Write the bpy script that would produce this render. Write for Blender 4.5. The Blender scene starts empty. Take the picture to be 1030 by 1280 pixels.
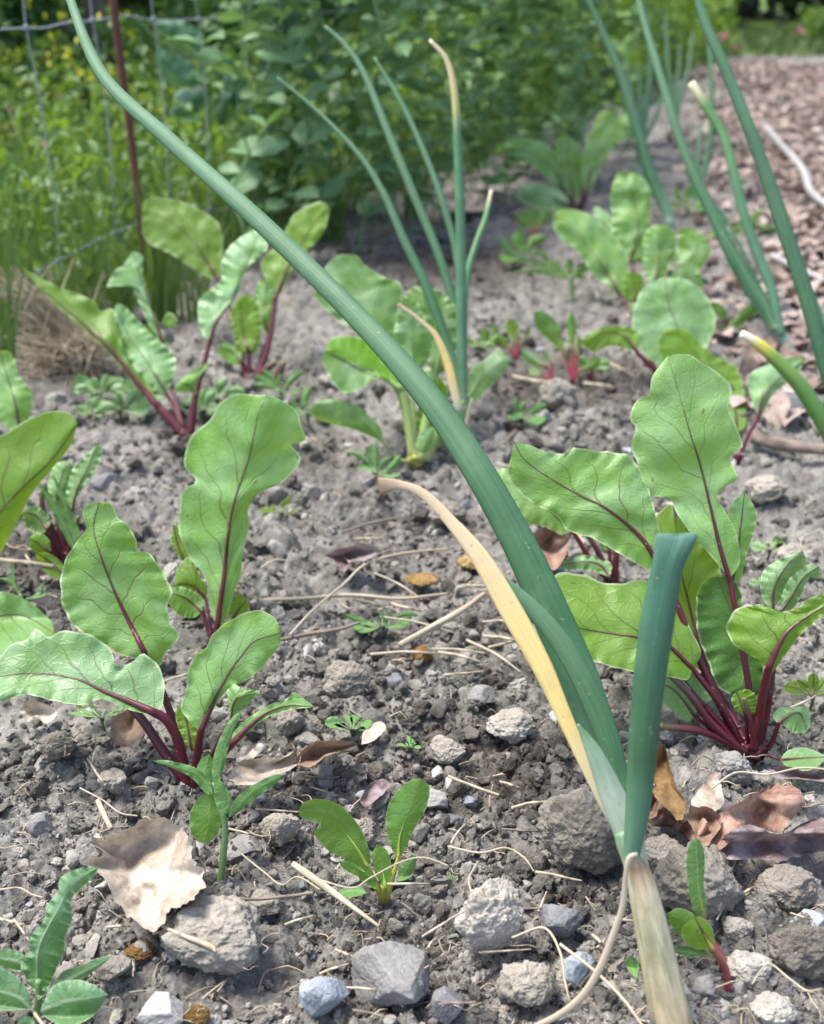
import bpy, math, random
import numpy as np
from mathutils import Vector
rng = np.random.default_rng(7); random.seed(7)
SC = bpy.context.scene
COL = SC.collection
# ---------------------------------------------------------------- camera geometry
Hc = 0.45; F = 1372.0; P = math.radians(25.7); S = Hc/0.32
sp_, cp_ = math.sin(P), math.cos(P)
FW = np.array([0, cp_, -sp_]); UP = np.array([0, sp_, cp_]); RT = np.array([1., 0, 0]); C0 = np.array([0, 0, Hc])
def W(px, py, d):
    px = np.asarray(px, float); py = np.asarray(py, float); d = np.asarray(d, float)
    return C0 + d[..., None]*(FW + ((px-515)/F)[..., None]*RT - ((py-640)/F)[..., None]*UP)
def gd(px, py, z=0.0):
    den = sp_ + (np.asarray(py, float)-640)/F*cp_
    return (Hc-z)/np.maximum(den, 0.012)
def G(px, py, z=0.0): return W(px, py, gd(px, py, z))
def fence_x(y): return (-0.40+0.42*(y/S-1.05))*S
# ---------------------------------------------------------------- noise
def _h(ix, iy, iz, seed):
    n = (ix.astype(np.int64)*73856093) ^ (iy.astype(np.int64)*19349663) ^ (iz.astype(np.int64)*83492791) ^ (seed*2654435761)
    n = (n ^ (n >> 13))*1274126177 & 0x7fffffff
    n = (n ^ (n >> 16))*668265263 & 0x7fffffff
    return ((n ^ (n >> 15)) & 0xffff)/65535.0
def vnoise(p, seed=0):
    i = np.floor(p); f = p-i; f = f*f*f*(f*(f*6-15)+10); i = i.astype(np.int64)
    x, y, z = i[..., 0], i[..., 1], i[..., 2]; r = 0
    for a in (0, 1):
        wa = f[..., 0] if a else 1-f[..., 0]
        for b in (0, 1):
            wb = f[..., 1] if b else 1-f[..., 1]
            for c in (0, 1):
                wc = f[..., 2] if c else 1-f[..., 2]
                r = r+wa*wb*wc*_h(x+a, y+b, z+c, seed)
    return r*2-1
def fbm(p, o=4, seed=0, g=.5):
    r = 0; a = 1; s = 0
    for k in range(o):
        r = r+a*vnoise(p*2.03**k, seed+k*17); s += a; a *= g
    return r/s
def cell(x, y, seed=0):
    ix, iy = np.floor(x), np.floor(y); d1 = np.full(x.shape, 9.); d2 = d1.copy(); idv = np.zeros(x.shape)
    z = np.zeros(x.shape, np.int64)
    for a in (-1, 0, 1):
        for b in (-1, 0, 1):
            cx = (ix+a).astype(np.int64); cy = (iy+b).astype(np.int64)
            jx = cx+_h(cx, cy, z, seed); jy = cy+_h(cx, cy, z, seed+5); d = np.hypot(jx-x, jy-y)
            m = d < d1; d2 = np.where(m, d1, np.minimum(d2, d)); idv = np.where(m, _h(cx, cy, z, seed+9), idv); d1 = np.where(m, d, d1)
    return d1, d2, idv
def height(x, y):
    p = np.stack([x, y, x*0], -1)
    h = 0.013*fbm(p*7, 2, 3)+0.011*fbm(p*22+5, 3, 8)
    near = np.clip((8-y)/3.5, 0.0, 1)
    wx = x+.006*vnoise(p*60, 31); wy = y+.006*vnoise(p*60+9, 33)
    d1, d2, i1 = cell(wx*36, wy*36, 2); h = h+near*(0.015*np.clip(d2-d1, 0, .6)*(.2+i1))
    d1, d2, i2 = cell(wx*95, wy*95, 12); h = h+near*(0.006*np.clip(d2-d1, 0, .6)*(.3+i2))
    h = h+near*0.0022*fbm(p*170, 3, 21)
    u = x-fence_x(y); h = h+0.02*np.exp(-(u/0.12)**2)*0.5
    # the leaf-strewn path on the right lies a little higher far off
    h = h+0.06*np.clip((y-3.2)/2.2, 0, 1)*np.clip((x-0.3)/1.0, 0, 1)
    far = np.clip((y-6.5)/3, 0, 1)
    return h-0.009-far*.03
# ---------------------------------------------------------------- mesh helpers
def npmesh(name, v, f, mat, parent=None, uvn=None, uvm=None, tone=None, smooth=True):
    """f: list of index arrays with 3 or 4 columns"""
    me = bpy.data.meshes.new(name)
    if not isinstance(f, list): f = [f]
    f = [np.asarray(a, np.int64) for a in f if len(a)]
    loops = np.concatenate([a.ravel() for a in f]); tot = np.concatenate([np.full(len(a), a.shape[1]) for a in f])
    start = np.concatenate([[0], np.cumsum(tot)[:-1]])
    me.vertices.add(len(v)); me.vertices.foreach_set('co', np.asarray(v, np.float32).ravel())
    me.loops.add(len(loops)); me.loops.foreach_set('vertex_index', loops.astype(np.int32))
    me.polygons.add(len(tot)); me.polygons.foreach_set('loop_start', start.astype(np.int32)); me.polygons.foreach_set('loop_total', tot.astype(np.int32))
    me.polygons.foreach_set('use_smooth', np.full(len(tot), smooth))
    me.update(calc_edges=True)
    for nm, uv in (('UVN', uvn), ('UVM', uvm)):
        if uv is not None:
            l = me.uv_layers.new(name=nm); l.data.foreach_set('uv', np.asarray(uv, np.float32)[loops].ravel())
    if tone is not None:
        a = me.attributes.new('tone', 'FLOAT', 'POINT'); a.data.foreach_set('value', np.asarray(tone, np.float32))
    me.materials.append(mat)
    o = bpy.data.objects.new(name, me); COL.objects.link(o)
    if parent is not None: o.parent = parent
    return o
def tag(o, label=None, cat=None, group=None, kind=None):
    if label: o['label'] = label
    if cat: o['category'] = cat
    if group: o['group'] = group
    if kind: o['kind'] = kind
    return o
def empty(name, loc, label, cat, group=None):
    o = bpy.data.objects.new(name, None); COL.objects.link(o); o.location = loc; o.empty_display_size = .02
    bpy.context.view_layer.update() if False else None
    o['_'] = 1; del o['_']
    return tag(o, label, cat, group)
def rel(v, parent):
    return np.asarray(v)-np.array(parent.location) if parent is not None else v
def cat_mesh(parts):
    vs, fs, us, ts = [], [], [], []; n = 0
    for p in parts:
        vs.append(p[0]); fs += [np.asarray(a)+n for a in p[1]]
        us.append(p[2] if len(p) > 2 and p[2] is not None else np.zeros((len(p[0]), 2)))
        ts.append(p[3] if len(p) > 3 and p[3] is not None else np.full(len(p[0]), rng.random())); n += len(p[0])
    return np.concatenate(vs), fs, np.concatenate(us), np.concatenate(ts)
def crom(pts, n):
    p = np.asarray(pts, float)
    if len(p) == 2: return p[0]+(p[1]-p[0])*np.linspace(0, 1, n)[:, None]
    q = np.vstack([2*p[0]-p[1], p, 2*p[-1]-p[-2]]); out = []
    for i in range(1, len(q)-2):
        t = np.linspace(0, 1, 14, endpoint=False)[:, None]; a, b, c, d = q[i-1], q[i], q[i+1], q[i+2]
        out.append(.5*(2*b+(c-a)*t+(2*a-5*b+4*c-d)*t*t+(3*b-3*c+d-a)*t**3))
    out.append(p[-1:]); c = np.vstack(out)
    s = np.r_[0, np.cumsum(np.linalg.norm(np.diff(c[:, :2] if c.shape[1] > 3 else c, axis=0), axis=1))]
    t = np.linspace(0, s[-1], n)
    return np.stack([np.interp(t, s, c[:, k]) for k in range(c.shape[1])], 1)
def tube(pts, rad, n=8, flat=1.0, close=True, fdir=None):
    """world points, radii -> (v, [f], uv).  flat squashes the section across fdir"""
    p = np.asarray(pts, float); m = len(p); rad = np.interp(np.linspace(0, 1, m), np.linspace(0, 1, len(rad)), rad)
    T = np.gradient(p, axis=0); T /= np.linalg.norm(T, axis=1)[:, None]+1e-12
    ref = np.array(fdir if fdir is not None else (0.3, -1, 0.5), float); ref /= np.linalg.norm(ref)
    A = np.cross(T, ref); A /= np.linalg.norm(A, axis=1)[:, None]+1e-9; B = np.cross(A, T)
    th = np.linspace(0, 2*np.pi, n, endpoint=False)
    v = p[:, None]+rad[:, None, None]*(np.cos(th)[None, :, None]*A[:, None]+flat*np.sin(th)[None, :, None]*B[:, None])
    v = v.reshape(-1, 3); i, j = np.meshgrid(np.arange(m-1), np.arange(n), indexing='ij'); j2 = (j+1) % n
    f = np.stack([i*n+j, i*n+j2, (i+1)*n+j2, (i+1)*n+j], -1).reshape(-1, 4)
    uv = np.stack([np.repeat(np.linspace(0, 1, m), n), np.tile(th/(2*np.pi), m)], 1); fs = [f]
    if close:
        v = np.vstack([v, p[:1], p[-1:]]); a = m*n; jj = np.arange(n); j2 = (jj+1) % n
        fs.append(np.stack([np.full(n, a), j2, jj], 1)); fs.append(np.stack([np.full(n, a+1), (m-1)*n+jj, (m-1)*n+j2], 1))
        uv = np.vstack([uv, [[0, 0]], [[1, 0]]])
    return v, fs, uv
def ico(k):
    t = (1+5**.5)/2
    v = [(-1, t, 0), (1, t, 0), (-1, -t, 0), (1, -t, 0), (0, -1, t), (0, 1, t), (0, -1, -t), (0, 1, -t), (t, 0, -1), (t, 0, 1), (-t, 0, -1), (-t, 0, 1)]
    f = [(0, 11, 5), (0, 5, 1), (0, 1, 7), (0, 7, 10), (0, 10, 11), (1, 5, 9), (5, 11, 4), (11, 10, 2), (10, 7, 6), (7, 1, 8), (3, 9, 4), (3, 4, 2), (3, 2, 6), (3, 6, 8), (3, 8, 9), (4, 9, 5), (2, 4, 11), (6, 2, 10), (8, 6, 7), (9, 8, 1)]
    v = [np.array(a)/np.linalg.norm(a) for a in v]
    for _ in range(k):
        c = {}; nf = []
        def mid(a, b):
            q = (min(a, b), max(a, b))
            if q not in c: m = v[a]+v[b]; v.append(m/np.linalg.norm(m)); c[q] = len(v)-1
            return c[q]
        for a, b, d in f:
            x, y, z = mid(a, b), mid(b, d), mid(d, a); nf += [(a, x, z), (b, y, x), (d, z, y), (x, y, z)]
        f = nf
    return np.array(v), np.array(f)
ICO = {k: ico(k) for k in (1, 2, 3, 4, 5)}
def rock_shape(k, kind, seed):
    r = np.random.default_rng(seed); v, f = ICO[k]; 
    n = r.normal(size=(11 if kind == 'stone' else 18, 3)); n /= np.linalg.norm(n, axis=1)[:, None]
    dd = r.uniform(.5, 1.0, len(n)); q = v@n.T
    rad = np.min(np.where(q > .05, dd/np.maximum(q, .05), 9), axis=1); rad = np.minimum(rad, 1.15); rad0 = rad
    if kind == 'stone': rad = rad*(1+.07*fbm(v*2.4+seed, 3, seed)+.03*fbm(v*9, 3, seed))
    else:
        rad = (.62*rad+.33)*(1+.42*fbm(v*1.7+seed*3, 2, seed)+.34*fbm(v*3.8+seed, 3, seed+3))
        if k >= 4:
            b = np.abs(vnoise(v*7+seed, seed+1)); rad = rad+.07*b+.05*np.abs(vnoise(v*15+seed, seed+2))+.028*vnoise(v*34, seed+4)
    if kind == 'lump': rad = (.6*np.minimum(rad0, 1.1)+.42)*(1+.15*fbm(v*1.9+seed*3, 2, seed)+.16*fbm(v*4.5+seed, 4, seed+3, .6))+.035*np.abs(vnoise(v*13+seed, seed+2))+.016*vnoise(v*30, seed+4)
    v = v*rad[:, None]; v = v/np.abs(v).max(0)
    return v, f
def rotm(r, n):
    q = r.normal(size=(n, 4)); q /= np.linalg.norm(q, axis=1)[:, None]; w, x, y, z = q.T
    return np.stack([np.stack([1-2*(y*y+z*z), 2*(x*y-z*w), 2*(x*z+y*w)], -1), np.stack([2*(x*y+z*w), 1-2*(x*x+z*z), 2*(y*z-x*w)], -1), np.stack([2*(x*z-y*w), 2*(y*z+x*w), 1-2*(x*x+y*y)], -1)], 1)
def zrot(a):
    c, s, o, z = np.cos(a), np.sin(a), np.ones_like(a), np.zeros_like(a)
    return np.stack([np.stack([c, -s, z], -1), np.stack([s, c, z], -1), np.stack([z, z, o], -1)], 1)
def frames(d, nrm):
    d = d/np.linalg.norm(d, axis=1)[:, None]; s = np.cross(d, nrm); s /= np.linalg.norm(s, axis=1)[:, None]+1e-9
    return np.stack([s, d, np.cross(s, d)], -1)   # local x = side, y = along, z = normal
def scatter(tv, tf, pos, R, sc, tone, uv=None):
    n = len(pos); m = len(tv)
    sc = np.asarray(sc); sc = sc[:, None, None] if sc.ndim == 1 else sc[:, None, :]
    v = np.einsum('nij,nmj->nmi', R, tv[None]*sc)+pos[:, None]
    f = (np.asarray(tf)[None]+(np.arange(n)*m)[:, None, None]).reshape(-1, np.asarray(tf).shape[1])
    return v.reshape(-1, 3), [f], (np.tile(uv, (n, 1)) if uv is not None else np.zeros((n*m, 2))), np.repeat(tone, m)
# small leaf template: along +y, length 1, folded and drooping
LT_V = np.array([(0, 0, 0), (-.16, .22, .05), (0, .25, 0), (.16, .22, .05), (-.25, .55, .07), (0, .55, -.01), (.25, .55, .07), (-.15, .83, .02), (0, .83, -.05), (.15, .83, .02), (0, 1, -.10)])
LT_T = [(0, 2, 1), (0, 3, 2), (1, 2, 5), (1, 5, 4), (2, 3, 6), (2, 6, 5), (4, 5, 8), (4, 8, 7), (5, 6, 9), (5, 9, 8), (7, 8, 10), (8, 9, 10)]
LT_U = np.stack([LT_V[:, 1], LT_V[:, 0]*2+.5], 1)
GB_V = np.array([(-.5, 0, 0), (.5, 0, 0), (-.45, .35, .02), (.45, .35, .02), (-.3, .7, .10), (.3, .7, .10), (0, 1, .25)])*np.array([.035, 1, 1])
GB_T = [(0, 1, 3), (0, 3, 2), (2, 3, 5), (2, 5, 4), (4, 5, 6)]
# ---------------------------------------------------------------- materials
class N:
    def __init__(s, name):
        s.m = bpy.data.materials.new(name); s.m.use_nodes = True; s.t = s.m.node_tree; s.t.nodes.clear()
        s.out = s.t.nodes.new('ShaderNodeOutputMaterial')
    def n(s, typ, **kw):
        o = s.t.nodes.new('ShaderNode'+typ)
        for k, v in kw.items():
            if k in o.inputs.keys() or isinstance(k, int): s.set(o, k, v)
            else: setattr(o, k, v)
        return o
    def set(s, o, k, v):
        i = o.inputs[k]
        if isinstance(v, bpy.types.NodeSocket): s.t.links.new(v, i)
        else: i.default_value = v
    def math(s, op, a, b=None, c=None):
        o = s.t.nodes.new('ShaderNodeMath'); o.operation = op
        for i, v in enumerate((a, b, c)):
            if v is not None: s.set(o, i, v)
        return o.outputs[0]
    def noise(s, vec, scale, detail=4, rough=.55, dist=0):
        o = s.t.nodes.new('ShaderNodeTexNoise'); s.set(o, 'Vector', vec) if vec is not None else None
        o.inputs['Scale'].default_value = scale; o.inputs['Detail'].default_value = detail; o.inputs['Roughness'].default_value = rough; o.inputs['Distortion'].default_value = dist
        return o.outputs[0]
    def ramp(s, fac, stops):
        o = s.t.nodes.new('ShaderNodeValToRGB'); s.set(o, 0, fac); e = o.color_ramp.elements
        while len(e) < len(stops): e.new(.5)
        for a, (p, c) in zip(e, stops):
            a.position = p; a.color = (*c, 1) if len(c) == 3 else c
        return o.outputs[0]
    def mix(s, fac, a, b, mode='MIX'):
        o = s.t.nodes.new('ShaderNodeMix'); o.data_type = 'RGBA'; o.blend_type = mode
        s.set(o, 0, fac)
        for i, v in ((6, a), (7, b)):
            s.set(o, i, (*v, 1) if isinstance(v, tuple) and len(v) == 3 else v)
        return o.outputs[2]
    def sstep(s, v, a, b):
        o = s.t.nodes.new('ShaderNodeMapRange'); o.interpolation_type = 'SMOOTHSTEP'; s.set(o, 0, v)
        o.inputs[1].default_value = a; o.inputs[2].default_value = b; return o.outputs[0]
    def bump(s, h, strength, dist, normal=None):
        o = s.t.nodes.new('ShaderNodeBump'); s.set(o, 'Height', h); o.inputs['Strength'].default_value = strength; o.inputs['Distance'].default_value = dist
        if normal is not None: s.set(o, 'Normal', normal)
        return o.outputs[0]
    def princ(s, col, rough, normal=None, spec=.5, sheen=0):
        o = s.t.nodes.new('ShaderNodeBsdfPrincipled'); s.set(o, 'Base Color', (*col, 1) if isinstance(col, tuple) else col)
        s.set(o, 'Roughness', rough); o.inputs['Specular IOR Level'].default_value = spec
        if normal is not None: s.set(o, 'Normal', normal)
        return o.outputs[0]
    def finish(s, sh): s.t.links.new(sh, s.out.inputs[0]); return s.m
def coord(n, which='Object'):
    return n.t.nodes.new('ShaderNodeTexCoord').outputs[which]
def leafmat(name, base=(.14, .29, .055), tr=(.44, .70, .06), vein=(.10, .022, .035), vs=.8, nveins=6.0, rim=.6, rough=.36, tfac=.38, pale=(.17, .27, .10), midw=1.0, bluish=(.23, .40, .17)):
    n = N(name); uvn = n.n('UVMap', uv_map='UVN').outputs[0]; uvm = n.n('UVMap', uv_map='UVM').outputs[0]
    sx = n.n('SeparateXYZ'); 
    dn = n.t.nodes.new('ShaderNodeTexNoise'); n.set(dn, 'Vector', uvm); dn.inputs['Scale'].default_value = 38; dn.inputs['Detail'].default_value = 2
    sub = n.n('VectorMath', operation='SUBTRACT'); n.set(sub, 0, dn.outputs[1]); sub.inputs[1].default_value = (.5, .5, .5)
    scl = n.n('VectorMath', operation='MULTIPLY'); n.set(scl, 0, sub.outputs[0]); scl.inputs[1].default_value = (.16, .05, 0)
    ad = n.n('VectorMath', operation='ADD'); n.set(ad, 0, uvn); n.set(ad, 1, scl.outputs[0]); n.set(sx, 0, ad.outputs[0])
    t = sx.outputs[0]; sc = n.math('SUBTRACT', n.math('MULTIPLY', sx.outputs[1], 2), 1); a = n.math('ABSOLUTE', sc)
    raw = n.n('SeparateXYZ'); n.set(raw, 0, uvm); ym = n.math('ABSOLUTE', raw.outputs[1])
    rn = n.n('SeparateXYZ'); n.set(rn, 0, uvn); tn = rn.outputs[0]; an = n.math('ABSOLUTE', n.math('SUBTRACT', n.math('MULTIPLY', rn.outputs[1], 2), 1))
    fade = n.math('SUBTRACT', 1.0, n.math('MULTIPLY', tn, .9))
    wm = n.math('ADD', n.math('MULTIPLY', fade, .0013*midw), .00025)
    mid = n.math('SUBTRACT', 1, n.sstep(n.math('DIVIDE', ym, wm), .45, 1.15))
    side = n.math('MULTIPLY', n.math('GREATER_THAN', sc, 0), .45)
    q = n.math('ADD', n.math('SUBTRACT', n.math('MULTIPLY', t, nveins), n.math('MULTIPLY', n.math('POWER', a, .8), nveins*.30)), side)
    fr = n.math('ABSOLUTE', n.math('SUBTRACT', n.math('FRACT', q), .5))
    sw = n.math('ADD', .012, n.math('MULTIPLY', n.math('SUBTRACT', 1, an), .045))
    sv = n.math('SUBTRACT', 1, n.sstep(n.math('DIVIDE', fr, sw), .4, 1.2))
    svf = n.math('MULTIPLY', sv, n.math('SUBTRACT', 1, n.sstep(an, .45, .95)))
    svf = n.math('MULTIPLY', svf, n.math('SUBTRACT', 1, n.sstep(tn, .45, .95)))
    vo = n.t.nodes.new('ShaderNodeTexVoronoi'); vo.feature = 'DISTANCE_TO_EDGE'; n.set(vo, 'Vector', n.math and uvm); vo.inputs['Scale'].default_value = 160
    va = n.n('VectorMath', operation='ADD'); n.set(va, 0, uvm); s2 = n.n('VectorMath', operation='SCALE'); n.set(s2, 0, sub.outputs[0]); s2.inputs['Scale'].default_value = .014; n.set(va, 1, s2.outputs[0]); n.set(vo, 'Vector', va.outputs[0])
    net = n.math('SUBTRACT', 1, n.sstep(vo.outputs[0], .0, .09))
    oi = n.n('ObjectInfo').outputs['Random']
    mot = n.noise(uvm, 28, 5, .6); 
    green = n.mix(n.sstep(mot, .35, .68), base, bluish)
    green = n.mix(n.math('MULTIPLY', net, .05), green, pale)
    green = n.mix(n.math('MULTIPLY', n.math('MULTIPLY', sv, n.sstep(an, .2, .6)), .35), green, pale)
    hs = n.n('HueSaturation'); n.set(hs, 'Color', green); n.set(hs, 'Value', n.math('ADD', .85, n.math('MULTIPLY', oi, .3))); green = hs.outputs[0]
    vmask = n.math('MULTIPLY', n.math('MAXIMUM', mid, n.math('MULTIPLY', svf, .62)), vs)
    # a few small brown feeding spots
    sn = n.noise(uvm, 115, 1, .4); spots = n.math('MULTIPLY', n.sstep(sn, .745, .775), .8)
    col = n.mix(vmask, green, vein); col = n.mix(spots, col, (.20, .15, .07))
    rimm = n.math('MULTIPLY', n.sstep(an, .945, .975), rim); col = n.mix(rimm, col, (.55, .62, .42))
    trc = n.mix(n.math('MULTIPLY', net, .15), tr, tuple(x*.6 for x in tr)); trc = n.mix(vmask, trc, vein); trc = n.mix(spots, trc, (.2, .12, .03))
    hh = n.math('ADD', n.math('MULTIPLY', net, -.28), n.math('ADD', n.math('MULTIPLY', sv, -.9), n.noise(uvm, 160, 3, .6)))
    bp = n.bump(hh, .42, .0012); bp = n.bump(n.noise(uvm, 900, 2, .5), .12, .0003, bp)
    pr = n.princ(col, n.math('ADD', rough, n.math('MULTIPLY', mot, .12)), bp, .42)
    tb = n.n('BsdfTranslucent'); n.set(tb, 'Color', trc); n.set(tb, 'Normal', bp)
    ms = n.n('MixShader'); ms.inputs[0].default_value = tfac; n.set(ms, 1, pr); n.set(ms, 2, tb.outputs[0])
    return n.finish(ms.outputs[0])
def simpleleaf(name, c1, c2, tr, rough=.5, tfac=.35, attr=True):
    n = N(name); at = n.n('Attribute', attribute_name='tone').outputs['Fac']
    co = coord(n); mo = n.noise(co, 9, 3)
    f = n.math('ADD', n.math('MULTIPLY', at, .7), n.math('MULTIPLY', mo, .3))
    col = n.mix(f, c1, c2); uv = n.n('UVMap', uv_map='UVN').outputs[0]; s = n.n('SeparateXYZ'); n.set(s, 0, uv)
    rib = n.math('SUBTRACT', 1, n.sstep(n.math('ABSOLUTE', n.math('SUBTRACT', s.outputs[1], .5)), .01, .05))
    col = n.mix(n.math('MULTIPLY', rib, .35), col, tuple(min(1, x*2.2) for x in c2))
    bp = n.bump(n.noise(co, 240, 2), .2, .001)
    pr = n.princ(col, rough, bp, .4); tb = n.n('BsdfTranslucent'); n.set(tb, 'Color', n.mix(at, tr, tuple(x*.6 for x in tr)))
    ms = n.n('MixShader'); ms.inputs[0].default_value = tfac; n.set(ms, 1, pr); n.set(ms, 2, tb.outputs[0]); return n.finish(ms.outputs[0])
def tubemat(name, stops, rough=.45, streak=.18, tfac=.0, bumpd=.0006, stripe=60, spec=.5, mott=None):
    n = N(name); uv = n.n('UVMap', uv_map='UVN').outputs[0]; s = n.n('SeparateXYZ'); n.set(s, 0, uv)
    mp = n.n('Mapping'); n.set(mp, 0, uv); mp.inputs['Scale'].default_value = (3, stripe, 1); st = n.noise(mp.outputs[0], 1.0, 5, .6)
    wob = n.math('ADD', s.outputs[0], n.math('MULTIPLY', n.math('SUBTRACT', st, .5), .06))
    col = n.ramp(wob, stops); dark = n.mix(1, col, (.62, .66, .60), 'MULTIPLY'); light = n.mix(1, col, (1.35, 1.3, 1.35), 'MULTIPLY')
    v = n.mix(n.sstep(st, .3, .7), dark, light); col = n.mix(streak*3 if streak*3 < 1 else 1, col, v)
    co = coord(n); big = n.noise(co, 45, 4, .65)
    col = n.mix(n.math('MULTIPLY', n.sstep(big, .5, .75), .35), col, mott if mott else (.14, .25, .17)) if mott != () else col
    b2 = n.noise(co, 15, 5, .7); col = n.mix(n.math('MULTIPLY', n.sstep(b2, .48, .62), .30), col, n.mix(1, col, (.60, .66, .62), 'MULTIPLY'))
    spk = n.noise(co, 330, 2, .5); col = n.mix(n.math('MULTIPLY', n.sstep(spk, .69, .73), .55), col, (.24, .21, .16))
    bp = n.bump(st, .35, bumpd); bp = n.bump(n.noise(co, 320, 3), .18, .0005, bp)
    pr = n.princ(col, n.math('ADD', rough-.08, n.math('MULTIPLY', big, .2)), bp, spec)
    if tfac <= 0: return n.finish(pr)
    tb = n.n('BsdfTranslucent'); n.set(tb, 'Color', col); ms = n.n('MixShader'); ms.inputs[0].default_value = tfac; n.set(ms, 1, pr); n.set(ms, 2, tb.outputs[0]); return n.finish(ms.outputs[0])
def moist(n, pos):
    # damp freshly crumbled patches of the bed: a stain with a shape of its own
    dn = n.noise(pos, 22, 3, .6); m = None
    for (px, py), r in (((610, 950), .060), ((330, 560), .10), ((700, 470), .12), ((90, 690), .07), ((560, 330), .2)):
        vm = n.n('VectorMath', operation='DISTANCE'); n.set(vm, 0, pos); vm.inputs[1].default_value = tuple(float(q) for q in G(px, py))
        dd = n.math('SUBTRACT', 1, n.sstep(n.math('ADD', vm.outputs['Value'], n.math('MULTIPLY', n.math('SUBTRACT', dn, .5), r*1.6)), r*.5, r*1.35)); m = dd if m is None else n.math('MAXIMUM', m, dd)
    return m
def soilmat(name, c, rough=.95, bs=1.0, tint=None, attr=True, speck=True, blotch=60):
    dk, md, lt = c; n = N(name); co = coord(n, 'Object')
    geo = n.n('NewGeometry').outputs['Position']; co = geo
    at = n.n('Attribute', attribute_name='tone').outputs['Fac'] if attr else n.n('ObjectInfo').outputs['Random']
    a = n.noise(co, blotch, 5, .65); b = n.noise(co, 420, 4, .7); cc = n.noise(co, 14, 3, .5)
    f = n.math('ADD', n.math('MULTIPLY', a, .42), n.math('ADD', n.math('MULTIPLY', b, .38), n.math('MULTIPLY', n.math('SUBTRACT', at, .5), .42)))
    f = n.math('ADD', f, n.math('MULTIPLY', n.math('SUBTRACT', cc, .5), .9)); f = n.math('ADD', f, .08)
    col = n.ramp(f, [(.22, dk), (.48, md), (.75, lt)])
    if speck: col = n.mix(n.sstep(n.noise(co, 900, 2), .66, .72), col, (.36, .34, .31))
    if attr: col = n.mix(moist(n, geo), col, (.50, .47, .45), 'MULTIPLY')
    bp = n.bump(n.noise(co, 700, 6, .75), .55*bs, .0011); bp = n.bump(n.noise(co, 190, 4, .65), .7*bs, .0028, bp)
    return n.finish(n.princ(col, rough, bp, .25))
M = {}
# ---------------------------------------------------------------- material table
DK, MD, LT = (.042, .038, .033), (.135, .125, .110), (.26, .243, .218)
M['soil'] = soilmat('soil', (DK, MD, LT))
M['crumb'] = soilmat('soil_crumb', ((.044, .039, .034), (.148, .136, .120), (.32, .298, .268)))
M['clod'] = soilmat('clod', ((.17, .150, .122), (.31, .28, .235), (.45, .415, .36)), attr=False, bs=1.3)
M['clod_dark'] = soilmat('dark_clod', ((.09, .078, .064), (.21, .185, .155), (.35, .315, .27)), attr=False, bs=1.6)
M['stone'] = soilmat('grey_stone', ((.16, .152, .145), (.27, .258, .245), (.39, .375, .355)), rough=.85, attr=False, bs=.8, blotch=30)
M['blue'] = soilmat('blue_grey_stone', ((.14, .155, .17), (.24, .262, .29), (.37, .40, .43)), rough=.8, attr=False, bs=.7, blotch=40)
M['slate'] = soilmat('dark_slate', ((.07, .072, .078), (.15, .15, .158), (.25, .25, .26)), rough=.75, attr=False, bs=.35, blotch=30)
M['beet'] = leafmat('beet_leaf')
M['beet_blue'] = leafmat('beet_leaf_bluish', base=(.15, .29, .09), tr=(.34, .56, .08), bluish=(.26, .42, .22), vs=.75, tfac=.3)
M['beet_pale'] = leafmat('beet_leaf_pale_veins', vein=(.15, .10, .09), vs=.5, base=(.17, .32, .08), bluish=(.26, .43, .19))
M['beet_red'] = leafmat('beet_leaf_thin', tr=(.42, .60, .03), base=(.13, .26, .03), bluish=(.17, .31, .07), tfac=.5)
M['beet_crinkle'] = leafmat('beet_leaf_glossy', base=(.07, .16, .025), bluish=(.09, .20, .06), rough=.3, tr=(.18, .34, .02), tfac=.3, vs=.5)
M['chard'] = leafmat('leafy_green', base=(.13, .26, .06), vein=(.30, .40, .18), vs=.6, bluish=(.26, .40, .22), tr=(.30, .52, .03), tfac=.42, nveins=5)
M['chard_in'] = leafmat('leafy_green_inner', base=(.10, .24, .02), vein=(.28, .42, .08), vs=.5, bluish=(.13, .30, .03), tr=(.32, .62, .02), tfac=.5, nveins=5)
M['seedling'] = leafmat('seedling_leaf', base=(.13, .27, .05), vein=(.22, .34, .06), vs=.3, bluish=(.08, .19, .05), tr=(.30, .46, .03), rim=.3, nveins=4, midw=.5)
M['weed'] = leafmat('weed_leaf', base=(.12, .25, .06), vein=(.24, .38, .14), vs=.5, bluish=(.11, .23, .09), tr=(.18, .34, .05), rim=.2, nveins=5, midw=.6, tfac=.3)
M['pea_big'] = leafmat('pea_leaf_large', base=(.075, .17, .08), tr=(.15, .30, .06), vein=(.16, .28, .16), vs=.5, bluish=(.13, .24, .16), rim=.2, nveins=5, midw=.8, tfac=.25)
M['thistle'] = leafmat('prickly_leaf', base=(.10, .23, .07), vein=(.32, .44, .27), vs=.8, bluish=(.18, .33, .19), tr=(.2, .38, .05), rim=.5, nveins=8, midw=.9)
RED = (.13, .006, .028)
M['stalk'] = tubemat('beet_stalk', [(0, (.05, .003, .010)), (.3, (.080, .005, .014)), (.55, (.075, .012, .020)), (.8, (.09, .04, .035)), (1, (.12, .12, .05))], rough=.36, streak=.22, stripe=9, mott=(.12, .018, .03))
M['stalk_green'] = tubemat('pale_stalk', [(0, (.30, .34, .12)), (.5, (.22, .34, .09)), (1, (.16, .28, .08))], rough=.4, stripe=10, mott=(.25, .36, .14))
M['stalk_seed'] = tubemat('seedling_stalk', [(0, (.28, .02, .05)), (.45, (.25, .05, .05)), (1, (.22, .28, .05))], rough=.4, stripe=8, mott=(.3, .1, .06))
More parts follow.
